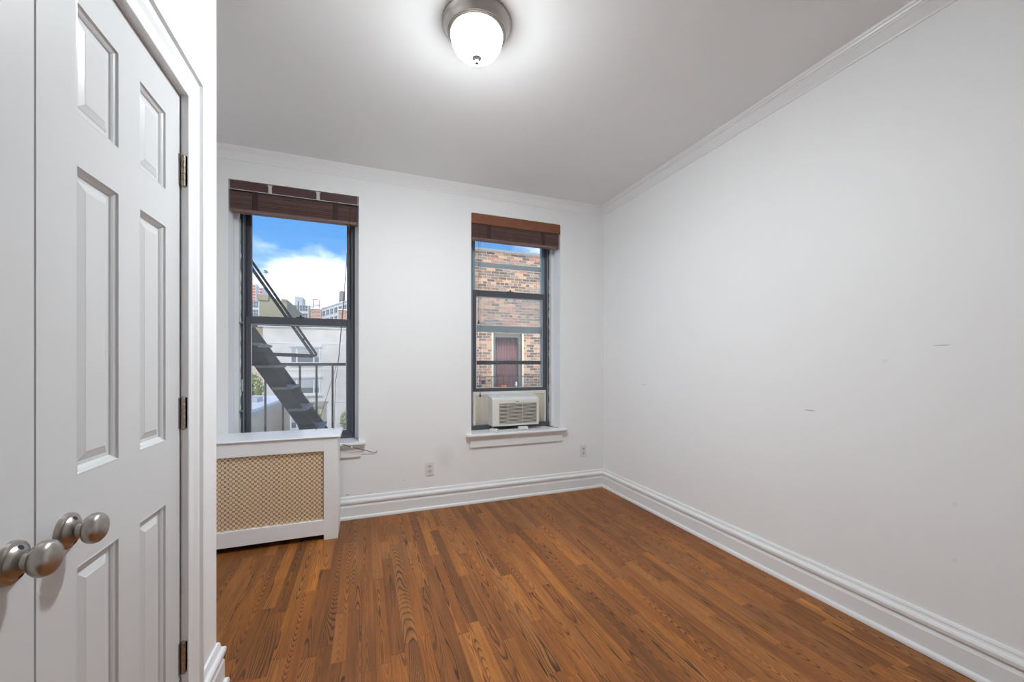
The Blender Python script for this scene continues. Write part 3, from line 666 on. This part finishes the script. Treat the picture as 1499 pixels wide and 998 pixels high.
MB().sweep(TP, (cx0, YB - 0.002, czt), (cx1 + 0.018, YB - 0.002, czt), (0, -1, 0), (0, 0, 1)).build('top_board', M_cover, rc)
# perforated sheet: checkerboard of plain and four-hole blocks
cs = 0.0077; nx, nzv = int((gx1 - gx0 + 0.02) / cs), int((gz1 - gz0 + 0.02) / cs)
vmap, vs, fs = {}, [], []
def gv(x_, z_):
    k = (round(x_ * 1e5), round(z_ * 1e5))
    if k not in vmap: vmap[k] = len(vs); vs.append((x_, cyf + 0.021, z_))
    return vmap[k]
ox, oz, hr_ = gx1 + 0.01 - nx * cs, gz0 - 0.01, 0.0033
for i in range(nx):
    for j in range(nzv):
        xa, za = ox + i * cs, oz + j * cs
        a, b_, c2_, d_ = gv(xa, za), gv(xa + cs, za), gv(xa + cs, za + cs), gv(xa, za + cs)
        if ((i // 2) + (j // 2)) % 2 == 0: fs.append((a, b_, c2_, d_)); continue
        mx_, mz_ = xa + cs / 2, za + cs / 2; k0_ = len(vs)
        for q in range(8):
            an = math.pi / 8 + q * math.pi / 4; vs.append((mx_ + hr_ * math.cos(an), cyf + 0.021, mz_ + hr_ * math.sin(an)))
        h = [k0_ + q for q in range(8)]
        fs += [(c2_, h[1], h[0]), (c2_, d_, h[2], h[1]), (d_, h[3], h[2]), (d_, a, h[4], h[3]), (a, h[5], h[4]), (a, b_, h[6], h[5]), (b_, h[7], h[6]), (b_, c2_, h[0], h[7])]
gr = MB().add(vs, fs).build('grille', M_brass, rc); tag(gr, 'brass-coloured perforated metal grille')
q = gr.modifiers.new('s', 'SOLIDIFY'); q.thickness = 0.0010; q.offset = 0
B(cx0 + 0.02, cx1 - 0.02, 3.325, 3.335, 0.05, czt - 0.002).build('dark_backing', M_inside, rc)  # added dark sheet standing in for the shaded inside of the cover
tag(rc, 'white wooden radiator cover with perforated brass grille', 'radiator cover')
root_at(rc, (-0.7, 3.2, 0))
# old column radiator standing inside
rd = empty('radiator'); tag(rd, 'cast iron column radiator hidden inside the white cover', 'radiator')
for i in range(11):
    xx = -1.10 + i * 0.072
    MB().tube([(xx, 3.15, 0.09), (xx, 3.15, 0.60), (xx, 3.17, 0.64), (xx, 3.25, 0.64), (xx, 3.27, 0.60), (xx, 3.27, 0.09)], 0.024, 8).build('radiator_column', M_rad, rd, smooth=True)
MB().tube([(-1.12, 3.21, 0.12), (-0.36, 3.21, 0.12)], 0.03, 8).build('radiator_pipe', M_rad, rd, smooth=True)
for xx in (-1.10, -0.38): B(xx - 0.02, xx + 0.02, 3.13, 3.29, 0, 0.10).build('radiator_foot', M_rad, rd)
root_at(rd, (-0.7, 3.21, 0))

# loose cable at the sill
lc = cyl_tube('loose_cable', smooth_path([(-0.152, 3.325, 0.604), (-0.12, 3.318, 0.592), (-0.088, 3.323, 0.577), (-0.03, 3.340, 0.556), (0.03, 3.356, 0.533), (0.075, 3.366, 0.514), (0.096, 3.371, 0.516), (0.103, 3.3795, 0.522)]), 0.0028, mat('cable_dark', (0.13, 0.12, 0.11), 0.5), None)
tag(lc, 'short dark cable running from radiator cover to a hole in the wall', 'cable')
MB().lathe([(0, -0.008), (0.006, -0.006), (0.0075, 0), (0.006, 0.006), (0, 0.008)], (-0.088, 3.322, 0.577), (1, 0.1, -0.4), 10).build('cable_connector', M_cordw, lc, smooth=True)

# ================================================================== OUTLETS
def outlet(x_, z_, label):
    o = empty('wall_outlet')
    B(x_ - 0.036, x_ + 0.036, YB - 0.006, YB, z_ - 0.058, z_ + 0.058).build('cover_plate', M_outlet, o, bevel=0.003)
    for dz in (0.021, -0.021):
        r = MB().sweep([(0.0165 * math.cos(a_), 0.0145 * math.sin(a_)) for a_ in [2 * math.pi * k / 20 for k in range(20)]], (x_, YB - 0.006, z_ + dz), (x_, YB - 0.0078, z_ + dz), (1, 0, 0), (0, 0, 1)).build('receptacle', M_outlet_g, o)
        for dx in (-0.0065, 0.0065):
            B(x_ + dx - 0.0014, x_ + dx + 0.0014, YB - 0.0083, YB - 0.0077, z_ + dz + 0.000, z_ + dz + 0.008).build('slot', M_hole, r)
        MB().lathe([(0.0027, 0), (0.0027, 0.0006), (0, 0.0006)], (x_, YB - 0.0077, z_ + dz - 0.007), (0, -1, 0), 10).build('ground_hole', M_hole, r)
    MB().lathe([(0.0032, 0), (0.003, 0.001), (0, 0.0014)], (x_, YB - 0.006, z_), (0, -1, 0), 10).build('screw', M_clip, o)
    tag(o, label, 'outlet', 'wall outlets'); root_at(o, (x_, YB, z_ - 0.058)); return o
outlet(0.5275, 0.337, 'white duplex outlet on the wall between the two windows')
outlet(2.028, 0.371, 'white duplex outlet by the room corner beside the blank wall')

# ================================================================== CEILING LAMP
lp = empty('ceiling_lamp'); lx, ly = 0.486, 1.742
MB().lathe([(0.02, 0), (0.156, 0), (0.1575, -0.004), (0.1565, -0.012), (0.150, -0.018), (0.146, -0.028), (0.139, -0.041), (0.134, -0.047), (0.1335, -0.050), (0.130, -0.051), (0.1295, -0.054), (0.126, -0.055), (0.1255, -0.058), (0.120, -0.059), (0.118, -0.050)], (lx, ly, ZC), (0, 0, 1), 64).build('pan', M_nickel, lp, smooth=True)
M_lamp = mat('lit_glass', (0.9, 0.9, 0.9), 0.3, emis=(0.93, 0.98, 1.0, 1.0))
n, l = M_lamp.node_tree.nodes, M_lamp.node_tree.links
g_ = N(n, 'ShaderNodeNewGeometry'); s3 = N(n, 'ShaderNodeSeparateXYZ'); l.new(g_.outputs['True Normal'], s3.inputs[0])
dn = math_n(n, l, 'POWER', math_n(n, l, 'MAXIMUM', math_n(n, l, 'MULTIPLY', s3.outputs['Z'], -1.0), 0.0), 4.0)
l.new(math_n(n, l, 'ADD', math_n(n, l, 'MULTIPLY', dn, LAMP_DOWN), LAMP_SIDE), n['Principled BSDF'].inputs['Emission Strength'])
bowl = [(0.119, -0.052)] + [(0.119 * math.cos(a_) ** 0.85, -0.056 - 0.100 * math.sin(a_)) for a_ in [math.pi / 2 * k / 14 for k in range(14)]] + [(0.0, -0.156)]
MB().lathe(bowl, (lx, ly, ZC), (0, 0, 1), 48).build('glass_bowl', M_lamp, lp, smooth=True)
MB().lathe([(0.0, -0.1535), (0.021, -0.1535), (0.0235, -0.156), (0.022, -0.160), (0.013, -0.163), (0.0085, -0.166), (0.008, -0.169), (0.0105, -0.172), (0.0115, -0.177), (0.0100, -0.182), (0.005, -0.186), (0.0, -0.187)], (lx, ly, ZC), (0, 0, 1), 24).build('finial', mat('finial_metal', (0.13, 0.125, 0.12), 0.45), lp, smooth=True)
tag(lp, 'lit flush ceiling lamp with brushed nickel pan and white glass bowl', 'ceiling lamp')
root_at(lp, (lx, ly, ZC))

# ================================================================== OUTSIDE: FIRE ESCAPE
fe = empty('fire_escape')
yn, yf_ = 4.15, 4.66
def zt(xx): return 0.80 - 1.575 * (xx + 0.526)         # stair pitch line
SX0, SX1 = -2.0, -0.255
for yy in (yn, yf_):
    MB().add([(SX0, yy, zt(SX0)), (SX1, yy, zt(SX1)), (SX1, yy, zt(SX1) - 0.20), (SX1 - 0.06, yy, zt(SX1) - 0.14), (SX0, yy, zt(SX0) - 0.20),
              (SX0, yy + 0.012, zt(SX0)), (SX1, yy + 0.012, zt(SX1)), (SX1, yy + 0.012, zt(SX1) - 0.20), (SX1 - 0.06, yy + 0.012, zt(SX1) - 0.14), (SX0, yy + 0.012, zt(SX0) - 0.20)],
             [(0, 1, 2, 3, 4), (9, 8, 7, 6, 5), (0, 5, 6, 1), (1, 6, 7, 2), (2, 7, 8, 3), (3, 8, 9, 4), (4, 9, 5, 0)]).build('stair_stringer', M_iron, fe)
tzs = []
for i in range(-1, 8):
    z = 0.812 + 0.203 * i; xx = -0.526 - (z - 0.80) / 1.575
    if z < 0.42: continue
    B(xx - 0.125, xx + 0.035, yn - 0.012, yf_ + 0.024, z - 0.025, z).build('tread', M_tread, fe, bevel=0.004)
def bar(name, a_, b_, w, m=M_iron):
    return MB().tube([a_, b_], w, 8).build(name, m, fe)
yh = 4.10
pA0, pA1 = at(340, 341, yh), at(463.5, 519, yh); pB0, pB1 = at(340, 352, yh), at(459, 521, yh)
bar('handrail', pA0, pA1, 0.011); bar('handrail', pB0, pB1, 0.013)
bar('handrail_tie', at(443, 497, yh), at(447, 496, yh), 0.010); bar('handrail_tie', pA1, pB1, 0.012)
bar('handrail', pB1, at(340, 516, yh), 0.016)
# platform railing
yr = 4.85
RZ = 1.229
B(-2.2, 0.35, yr - 0.006, yr + 0.006, RZ - 0.022, RZ + 0.010).build('top_rail', M_iron, fe)
B(-2.2, 0.35, yr - 0.006, yr + 0.006, 0.44, 0.475).build('bottom_rail', M_iron, fe)
xx = -2.14
for i in range(16):
    q = -0.98 + 0.1635 * (i - 7)
    MB().tube([(q, yr, 0.475), (q, yr, RZ - 0.02)], 0.011, 8).build('baluster', M_iron, fe)
for q in (-2.2, 0.35): B(q - 0.015, q + 0.015, yr - 0.015, yr + 0.015, 0.30, RZ).build('rail_post', M_iron, fe)
for i in range(12):
    yy = 3.80 + i * 0.094
    B(-2.2, 0.35, yy, yy + 0.045, 0.36, 0.372).build('platform_slat', M_iron, fe)
for q in (-2.15, -1.3, -0.45, 0.30): B(q, q + 0.03, YO, yr + 0.01, 0.30, 0.36).build('platform_bracket', M_iron, fe)
tag(fe, 'dark iron fire escape with steep stair and railing outside the window', 'fire escape')

# ================================================================== OUTSIDE: BRICK BUILDING
bk = empty('brick_building'); YK = 9.35
kx0, kx1, kz0, kz1 = 1.5, 6.6, -9.0, 4.02
wx0, wx1, wz0, wz1 = 2.985, 3.858, 0.20, 1.995          # its window opening
mb = MB().box(kx0, wx0, YK + 0.008, YK + 6, kz0, kz1).box(wx1, kx1, YK + 0.008, YK + 6, kz0, kz1).box(wx0, wx1, YK + 0.008, YK + 6, kz0, wz0).box(wx0, wx1, YK + 0.008, YK + 6, wz1, kz1).box(wx0, wx1, YK + 0.45, YK + 6, wz0, wz1)
mb.build('mortar_wall', M_mortar, bk)
B(kx0 - 0.05, kx1 + 0.05, YK - 0.05, YK + 6.05, kz1, kz1 + 0.055).build('coping', M_coping, bk)
for a_, b_ in ((wx0 - 0.0, wx0 + 0.05), (wx1 - 0.05, wx1)): B(a_, b_, YK - 0.012, YK + 0.02, wz0, wz1).build('cream_moulding', M_cream, bk)
B(wx0 - 0.1, wx1 + 0.1, YK - 0.03, YK + 0.03, wz0 - 0.1, wz0).build('stone_sill', M_coping, bk)
of = rect_frame(MB(), wx0 + 0.05, wx1 - 0.05, YK + 0.06, YK + 0.12, wz0, wz1, 0.07, 0.07, 0.08, 0.10).build('window', M_wood_g, bk)
B(wx0 + 0.12, wx1 - 0.12, YK + 0.07, YK + 0.11, 1.235, 1.275).build('meeting_rail', M_wood_g, of)
B(wx0 + 0.12, wx1 - 0.12, YK + 0.105, YK + 0.108, wz0 + 0.08, 1.235).build('pane', M_glass_m, of)
B(wx0 + 0.12, wx1 - 0.12, YK + 0.085, YK + 0.088, 1.275, wz1 - 0.10).build('pane', M_glass_m, of)
vs = []; k = 40
for i in range(k + 1):
    xx = wx0 + 0.1 + (wx1 - wx0 - 0.2) * i / k; yy = YK + 0.22 + 0.018 * math.sin(i * 1.4)
    vs += [(xx, yy, 0.42), (xx, yy, wz1)]
o = MB().add(vs, [(2 * i, 2 * i + 2, 2 * i + 3, 2 * i + 1) for i in range(k)]).build('curtain', M_curtain, of, smooth=True); q = o.modifiers.new('s', 'SOLIDIFY'); q.thickness = 0.01
MB().lathe([(0.0, 0.03), (0.045, 0.03), (0.05, 0.02), (0.05, 0.0)], at(707, 559, YK) + Vector((0, 0.0, 0)), (0, -1, 0), 20).build('vent_cap', M_black, bk, smooth=True)
# bricks: the 300 that show best are pieces of their own
BL, BH, CO, MT = 0.194, 0.0505, 0.0675, 0.018
def brick_mesh(ln):
    m0 = MB(); e_ = 0.004
    m0.add([(0, 0.006, 0), (ln, 0.006, 0), (ln, 0.006, BH), (0, 0.006, BH), (e_, -0.006, e_), (ln - e_, -0.006, e_), (ln - e_, -0.006, BH - e_), (e_, -0.006, BH - e_), (0, -0.002, 0), (ln, -0.002, 0), (ln, -0.002, BH), (0, -0.002, BH)],
           [(4, 5, 6, 7), (8, 9, 5, 4), (9, 10, 6, 5), (10, 11, 7, 6), (11, 8, 4, 7), (0, 1, 9, 8), (1, 2, 10, 9), (2, 3, 11, 10), (3, 0, 8, 11)])
    return m0
shared = {}
rg = random.Random(8); cand = []
j = 0; z = kz1 - CO
while z > -0.9:
    header = (j % 6 == 5)
    step = (BL / 2 if header else BL) + MT
    xx = kx0 + (0.0 if j % 2 else -step / 2) + rg.uniform(-0.01, 0.01)
    while xx < kx1:
        a_, b_ = max(xx, kx0), min(xx + step - MT, kx1)
        pieces = [(a_, b_)]
        if z + BH > wz0 - 0.1 and z < wz1 + 0.0:
            pieces = [(a_, min(b_, wx0)), (max(a_, wx1), b_)]
            if b_ <= wx0 or a_ >= wx1: pieces = [(a_, b_)]
        for p0, p1 in pieces:
            if p1 - p0 < 0.03: continue
            cl = round(z * 0.9) ; t = rg.random()
            warm = 0.32 if z > 3.4 else (0.52 if 2.2 < z < 2.9 else 0.34)
            m_i = rg.choice((3, 4, 4, 5)) if t < warm else rg.choice((0, 0, 1, 2))
            cand.append((p0, z, round(p1 - p0, 3), m_i))
        xx += step
    z -= CO; j += 1
def vis(cd):
    q = proj((cd[0] + cd[2] / 2, YK, cd[1])); return (abs(q[0] - 745) > 52) * 1000 + (q[1] < 366 or q[1] > 572) * 1000 + (0 if cd[2] > 0.19 else 60) + abs(q[1] - 470) + abs(q[0] - 745)
cand.sort(key=vis)
restb = MB(); rest_m = []
for i, (p0, z, ln, m_i) in enumerate(cand):
    if i < 300:
        key = (ln, m_i)
        if key not in shared:
            m0 = brick_mesh(ln); me = bpy.data.meshes.new('brick'); me.from_pydata(m0.v, [], m0.f); me.materials.append(M_br[m_i]); shared[key] = me
        o = bpy.data.objects.new('brick', shared[key]); COL.objects.link(o); o.parent = bk; o.location = (p0, YK, z)
    else:
        m0 = brick_mesh(ln); restb.add([(p[0] + p0, p[1] + YK, p[2] + z) for p in m0.v], m0.f); rest_m += [m_i] * 9
me = bpy.data.meshes.new('brickwork'); me.from_pydata(restb.v, [], restb.f)
for m_ in M_br: me.materials.append(m_)
me.polygons.foreach_set('material_index', rest_m)
o = bpy.data.objects.new('brickwork', me); COL.objects.link(o); o.parent = bk; tag(o, kind='stuff')
tag(bk, 'old brick building with cream mortar, coping and a curtained window', 'building')
# iron railing and two small things at that window
ir = empty('iron_railing'); yy = YK - 0.55
za, zb = at(745, 551, yy).z, at(745, 572, yy).z
MB().tube([(1.9, yy, za), (4.8, yy, za)], 0.010, 8).build('top_rail', M_iron, ir); MB().tube([(1.9, yy, zb), (4.8, yy, zb)], 0.010, 8).build('bottom_rail', M_iron, ir)
for i in range(20): MB().tube([(1.92 + i * 0.15, yy, zb), (1.92 + i * 0.15, yy, za)], 0.006, 6).build('baluster', M_iron, ir)
B(1.85, 4.85, yy - 0.05, YK - 0.03, zb - 0.06, zb - 0.01).build('balcony_slab', M_coping, ir)
tag(ir, 'thin iron balcony railing in front of the brick building window', 'railing')
p = at(738, 563, YK - 0.25); sh = zb - 0.009
MB().lathe([(0.0, 0), (0.045, 0), (0.062, 0.11), (0.066, 0.11), (0.066, 0.13), (0.052, 0.13), (0.05, 0.10), (0, 0.10)], (p.x, p.y, sh), (0, 0, 1), 20).build('flower_pot', M_pot, smooth=True)
tag(bpy.data.objects['flower_pot'], 'small orange flower pot on the balcony behind the thin railing', 'pot')
p = at(755.5, 563, YK - 0.25)
MB().lathe([(0.0, 0), (0.03, 0), (0.008, 0.03), (0.012, 0.08), (0.028, 0.12), (0.034, 0.15), (0.02, 0.165), (0.016, 0.175), (0.028, 0.19), (0.026, 0.205), (0, 0.212)], (p.x, p.y, sh), (0, 0, 1), 20).build('vase', M_roofw, smooth=True)
tag(bpy.data.objects['vase'], 'small white vase on the balcony behind the thin railing', 'vase')

# ================================================================== OUTSIDE: FAR BUILDINGS
GZ = -9.0
struct(B(-250, 250, YO + 0.05, 420, GZ - 0.5, GZ).build('ground', M_ground), 'beige yard far below the windows')
def far_window(par, x0, x1, z0, z1, y, mg=M_wglass, mf=M_wtrim, splits=(), rail=None, fw=0.12, d=0.12, sill=True, shade=None):
    f_ = rect_frame(MB(), x0, x1, y - 0.06, y + d, z0, z1, fw, fw, fw, fw)
    for s_ in splits: f_.box(x0 + (x1 - x0) * s_ - fw / 2, x0 + (x1 - x0) * s_ + fw / 2, y - 0.04, y + d, z0 + fw, z1 - fw)
    if rail: f_.box(x0 + fw, x1 - fw, y - 0.03, y + d, z0 + (z1 - z0) * rail - fw / 2, z0 + (z1 - z0) * rail + fw / 2)
    w_ = f_.build('window', mf, par)
    B(x0 + fw, x1 - fw, y - 0.012, y - 0.004, z0 + fw, z1 - fw).build('pane', mg, w_)
    if shade: B(x0 + fw, x1 - fw, y - 0.02, y - 0.013, z0 + fw + (z1 - z0 - 2 * fw) * (1 - shade), z1 - fw).build('window_shade', M_wshade, w_)
    return w_
wb = empty('white_building'); YW = 40.0
tl, tr_ = at(385, 477, YW), at(560, 477, YW)
B(tl.x, 8.0, YW, YW + 14, GZ, 4.45).build('wall', M_wwhite, wb)
B(-16.0, tl.x, YW + 0.5, YW + 13, GZ, 4.40).build('side_wing', M_beige, wb)
B(-16.1, 8.1, YW - 0.12, YW + 14.1, 4.45, 4.68).build('coping', M_wtrim, wb)
for zz in (3.0, 0.6, -2.4): B(tl.x, 8.0, YW - 0.03, YW, zz, zz + 0.10).build('string_course', M_wtrim, wb)
for zb_ in (1.20, -1.60, -4.7):
    xa, xb = at(424.5, 500, YW).x, at(469, 500, YW).x
    far_window(wb, xa, xb, zb_, zb_ + 1.5, YW, splits=(0.22, 0.78), shade=0.62)
    B(xa - 0.1, xb + 0.1, YW - 0.16, YW, zb_ + 1.52, zb_ + 1.72).build('lintel', M_wtrim, wb)
    B(xa - 0.1, xb + 0.1, YW - 0.16, YW, zb_ - 0.14, zb_).build('sill', M_wtrim, wb)
B(at(443, 580, YW).x, at(451.5, 580, YW).x, YW - 0.08, YW, -2.22, -1.82).build('air_sleeve', M_wshade, wb)
far_window(wb, at(376, 572, YW).x, at(383, 572, YW).x, -1.65, -1.30, YW + 0.5, fw=0.05)
for zb_ in (1.2, -1.6): far_window(wb, 0.5, 2.8, zb_, zb_ + 1.5, YW, splits=(0.22, 0.78), shade=0.5)
tag(wb, 'white painted brick building with wide three-part windows beyond the fire escape', 'building')
# chimneys on its roof
def chimney(px0, px1, py, label, frame):
    c_ = empty('brick_chimney'); y0 = YW + 3; a_, b_ = at(px0, 460, y0).x, at(px1, 460, y0).x; zt_ = at(px0, py, y0).z
    B(a_, b_, y0, y0 + 0.9, 4.68, zt_ - 0.12).build('stack', M_fbrick, c_)
    B(a_ - 0.06, b_ + 0.06, y0 - 0.06, y0 + 0.96, zt_ - 0.12, zt_).build('cap', M_wtrim, c_)
    if frame:
        fx0, fx1, ft = at(458.3, 450, y0).x, at(466.8, 450, y0).x, at(460, 437.5, y0).z
        for q in (fx0, fx1): B(q - 0.035, q + 0.035, y0 + 0.2, y0 + 0.27, zt_, ft).build('frame_post', M_iron, c_)
        for z_ in (ft - 0.04, zt_ + 0.30): B(fx0, fx1, y0 + 0.2, y0 + 0.27, z_ - 0.03, z_ + 0.04).build('frame_bar', M_iron, c_)
    return tag(c_, label, 'chimney', 'roof chimneys')
chimney(455.2, 470, 450, 'brick chimney topped by an open metal frame', True)
chimney(495.5, 511, 452, 'brick chimney with pale cap below the water tank', False)
# tan building
tn = empty('tan_building'); YT = 58.0
q = lambda px: at(px, 450, YT).x
zz = lambda py, px=400: at(px, py, YT).z
B(q(379.5), q(420), YT, YT + 14, GZ, zz(440)).build('wall', M_tan, tn)
B(q(377.5), q(393.2), YT - 0.15, YT + 10, zz(440) , zz(432)).build('roof_block', M_tan, tn)
B(q(375.5), q(379.4), YT + 0.2, YT + 10, zz(437), zz(432.5)).build('roof_ledge', M_tan, tn)
B(q(393.3), q(406), YT + 0.05, YT + 10, zz(440), zz(436.5)).build('parapet', M_tan, tn)
B(q(412), q(420), YT - 0.1, YT + 8, zz(440), zz(440) + 0.25).build('roof_ledge', M_tan, tn)
tag(tn, 'windowless olive tan building with stepped roofline', 'building')
# loft buildings
def loft_windows(par, x0, x1, n_, zs_, y, h):
    st_ = (x1 - x0) / n_
    for z_ in zs_:
        for i in range(n_):
            far_window(par, x0 + i * st_ + st_ * 0.12, x0 + (i + 1) * st_ - st_ * 0.12, z_, z_ + h, y, splits=(0.33, 0.67), rail=0.5, fw=0.10, mf=M_wshade)
la = empty('loft_building'); YL = 92.0
xa, xb = at(362, 450, YL).x, at(457, 450, YL).x; zt_ = at(430, 446.5, YL).z
B(xa, xb, YL, YL + 20, GZ, zt_).build('wall', M_loft, la)
zr1, zr2 = at(445, 455.5, YL).z, at(445, 467, YL).z
xm = at(420, 450, YL).x
loft_windows(la, at(421, 450, YL).x, at(452.5, 450, YL).x, 2, (zr1, zr2), YL, 1.25)
loft_windows(la, xa + 0.5, at(380, 450, YL).x, 1, (at(375, 450.5, YL).z, at(375, 463, YL).z), YL, 1.4)
B(at(429, 440, YL).x, at(441, 440, YL).x, YL + 2, YL + 7, zt_, at(435, 434, YL + 2).z).build('roof_bulkhead', M_wshade, la)
MB().tube([at(436.5, 470, YL - 0.3), at(436.5, 441, YL - 0.3)], 0.08, 6).build('flue_pipe', M_iron, la)
MB().tube([at(453, 470, YL - 0.3), at(453, 447, YL - 0.3)], 0.16, 6).build('flue_pipe', M_tan, la)
tag(la, 'white loft building with grid windows behind the olive tan building', 'building')
lb = empty('loft_building'); tag(lb, 'white loft building seen at an angle behind the brick chimneys', 'building')
pl_, pr2 = at(471.5, 452, 96.0), at(523, 439, 78.0)
zt_ = pl_.z; dx_, dy_ = pr2.x - pl_.x, pr2.y - pl_.y; ln = math.hypot(dx_, dy_)
parts = [B(0, ln, 0, 18, GZ, zt_).build('wall', M_loft, lb)]
k_ = 8; st_ = ln / k_
for row in range(3):
    z_ = zt_ - 0.55 - 1.15 - row * 1.72
    for i in range(k_):
        parts.append(far_window(lb, i * st_ + st_ * 0.14, (i + 1) * st_ - st_ * 0.14, z_, z_ + 1.15, 0, splits=(0.5,), rail=0.5, fw=0.09, mf=M_wshade))
B(-0.2, ln + 0.2, -0.15, 18.2, zt_, zt_ + 0.2).build('coping', M_wtrim, lb)
lb.location = (pl_.x, pl_.y, 0); lb.rotation_euler = (0, 0, math.atan2(dy_, dx_))
# water tank on that roof
wt = empty('water_tank'); pt = at(500.8, 433, 95.0); rt = (at(505.2, 433, 95).x - at(496.4, 433, 95).x) / 2
zb_, zt2 = at(500, 440, 95).z, at(500, 427, 95).z
MB().lathe([(0, 0), (rt, 0), (rt, zt2 - zb_), (rt * 1.05, zt2 - zb_), (0, zt2 - zb_ + rt * 0.35)], (pt.x, 95, zb_), (0, 0, 1), 24).build('barrel', M_tank, wt)
for sx in (-1, 1):
    for sy in (-1, 1): B(pt.x + sx * rt * 0.7 - 0.09, pt.x + sx * rt * 0.7 + 0.09, 95 + sy * rt * 0.7 - 0.09, 95 + sy * rt * 0.7 + 0.09, zt_ + 0.2, zb_).build('leg', M_iron, wt)
tag(wt, 'round brown water tank on the angled loft roof', 'water tank')
# orange and white tower
tw = empty('striped_tower'); YQ = 150.0
tx = lambda px: at(px, 430, YQ).x
tzv = lambda py: at(376, py, YQ).z
B(tx(366), tx(375), YQ, YQ + 10, GZ, tzv(415)).build('tower_shaft', M_tower, tw)
B(tx(375), tx(379), YQ + 1, YQ + 10, GZ, tzv(418)).build('tower_shaft', M_tower, tw)
B(tx(379), tx(384), YQ, YQ + 10, GZ, tzv(419.5)).build('tower_shaft', M_tower, tw)
for k in range(6):
    yy = 417.5 + k * 4.2
    B(tx(370), tx(373.8), YQ - 0.15, YQ, tzv(yy + 2.6), tzv(yy)).build('orange_panel', M_orange, tw)
    if k in (1, 2, 3, 4): B(tx(379.8), tx(383.6), YQ - 0.15, YQ, tzv(yy + 2.6), tzv(yy)).build('red_panel', M_red, tw)
tag(tw, 'distant white tower with orange and red panels', 'tower')
# low building with white roof
lw = empty('low_building'); zr = -1.0
poly = [onz(325, 616, zr), onz(366, 600, zr), onz(378, 597, zr), onz(403, 587, zr), onz(425, 580, zr), onz(425, 578.5, zr), onz(325, 578.5, zr)]
def prism(ps, z0, z1, name, m, par):
    k = len(ps); vs_ = [(p_.x, p_.y, z0) for p_ in ps] + [(p_.x, p_.y, z1) for p_ in ps]
    return MB().add(vs_, [tuple(range(k)), tuple(range(k, 2 * k))] + [(i, (i + 1) % k, k + (i + 1) % k, k + i) for i in range(k)]).build(name, m, par)
prism(poly, zr - 0.14, zr, 'roof', M_roofw, lw)
cen = sum(poly, Vector()) / len(poly)
prism([cen + (p_ - cen) * 0.985 for p_ in poly], GZ, zr - 0.14, 'wall', M_beige, lw)
prism([cen + (p_ - cen) * 0.995 for p_ in poly], zr - 0.42, zr - 0.14, 'fascia', M_wshade, lw)
p = onz(372, 588, zr); B(p.x - 0.25, p.x + 0.25, p.y - 0.5, p.y + 0.9, zr, zr + 0.25).build('roof_vent', M_wshade, lw)
tag(lw, 'low beige building with flat white roof in the yard', 'building')
# shed wall with dark ground floor behind the rail at right
sh_ = empty('yard_shed'); a_, b_ = at(440, 600, 26).x, at(472, 600, 26).x
B(a_, b_, 26, 29, GZ, at(455, 596, 26).z).build('wall', M_beige, sh_); B(a_ - 0.1, b_ + 0.1, 25.9, 29.1, at(455, 596, 26).z, at(455, 594.5, 26).z).build('roof', M_tan, sh_)
tag(sh_, 'small tan yard shed below the white building', 'shed')
# trees
def tree(px, py_top, Y, rad, label, seed, base=GZ):
    t_ = empty('garden_tree'); rg_ = random.Random(seed); top = at(px, py_top, Y)
    MB().tube([(top.x, Y, base), (top.x + 0.1, Y, top.z - rad)], [0.16, 0.07], 8).build('trunk', M_bark, t_)
    vs_, fs_ = [], []
    for i in range(900):
        d_ = Vector((rg_.gauss(0, 1), rg_.gauss(0, 1), rg_.gauss(0, 1))).normalized() * rad * (0.55 + 0.45 * rg_.random())
        d_.z *= 1.5; c_ = Vector((top.x, Y, top.z - rad * 1.5)) + d_
        a1 = Vector((rg_.gauss(0, 1), rg_.gauss(0, 1), rg_.gauss(0, 1))).normalized(); a2 = a1.orthogonal().normalized(); s_ = rad * 0.10
        k_ = len(vs_); vs_ += [c_ + a1 * s_, c_ + a2 * s_ * 0.6, c_ - a1 * s_, c_ - a2 * s_ * 0.6]; fs_.append((k_, k_ + 1, k_ + 2, k_ + 3))
    tag(MB().add(vs_, fs_).build('foliage', M_leaf, t_), kind='stuff')
    return tag(t_, label, 'tree', 'yard trees')
tree(368, 545, 36, 0.95, 'yellow-green tree beside the flat white roof', 5)
tree(507, 601, 30, 0.45, 'small green tree at the foot of the white building', 6)
tree(461, 599, 25, 0.40, 'bushy green tree in front of the tan shed', 9)
# gull
bd = at(389.5, 399, 32.0); wv = []
body = MB().lathe([(0.0, -0.20), (0.035, -0.15), (0.06, -0.03), (0.055, 0.06), (0.03, 0.12), (0.035, 0.155), (0.02, 0.19), (0.0, 0.23)], bd, (-0.9, 0.2, 0.1), 12)
for sg, zz_ in ((1, 0.10), (-1, 0.06)):
    p0 = Vector(bd); body.add([p0 + Vector((0.08, 0, 0.03)), p0 + Vector((-0.08, 0, 0.03)), p0 + Vector((0.02 - 0.12, sg * 0.3, zz_ + 0.08)), p0 + Vector((0.30, sg * 0.42, zz_)), p0 + Vector((0.12, sg * 0.28, zz_ + 0.04)), p0 + Vector((0.0, sg * 0.2, zz_ + 0.03))], [(0, 1, 5), (1, 2, 5), (2, 4, 5), (2, 3, 4), (0, 5, 4)])
o = body.build('bird', M_bird, smooth=True); tag(o, 'grey bird gliding in the sky by the stair handrail', 'bird')
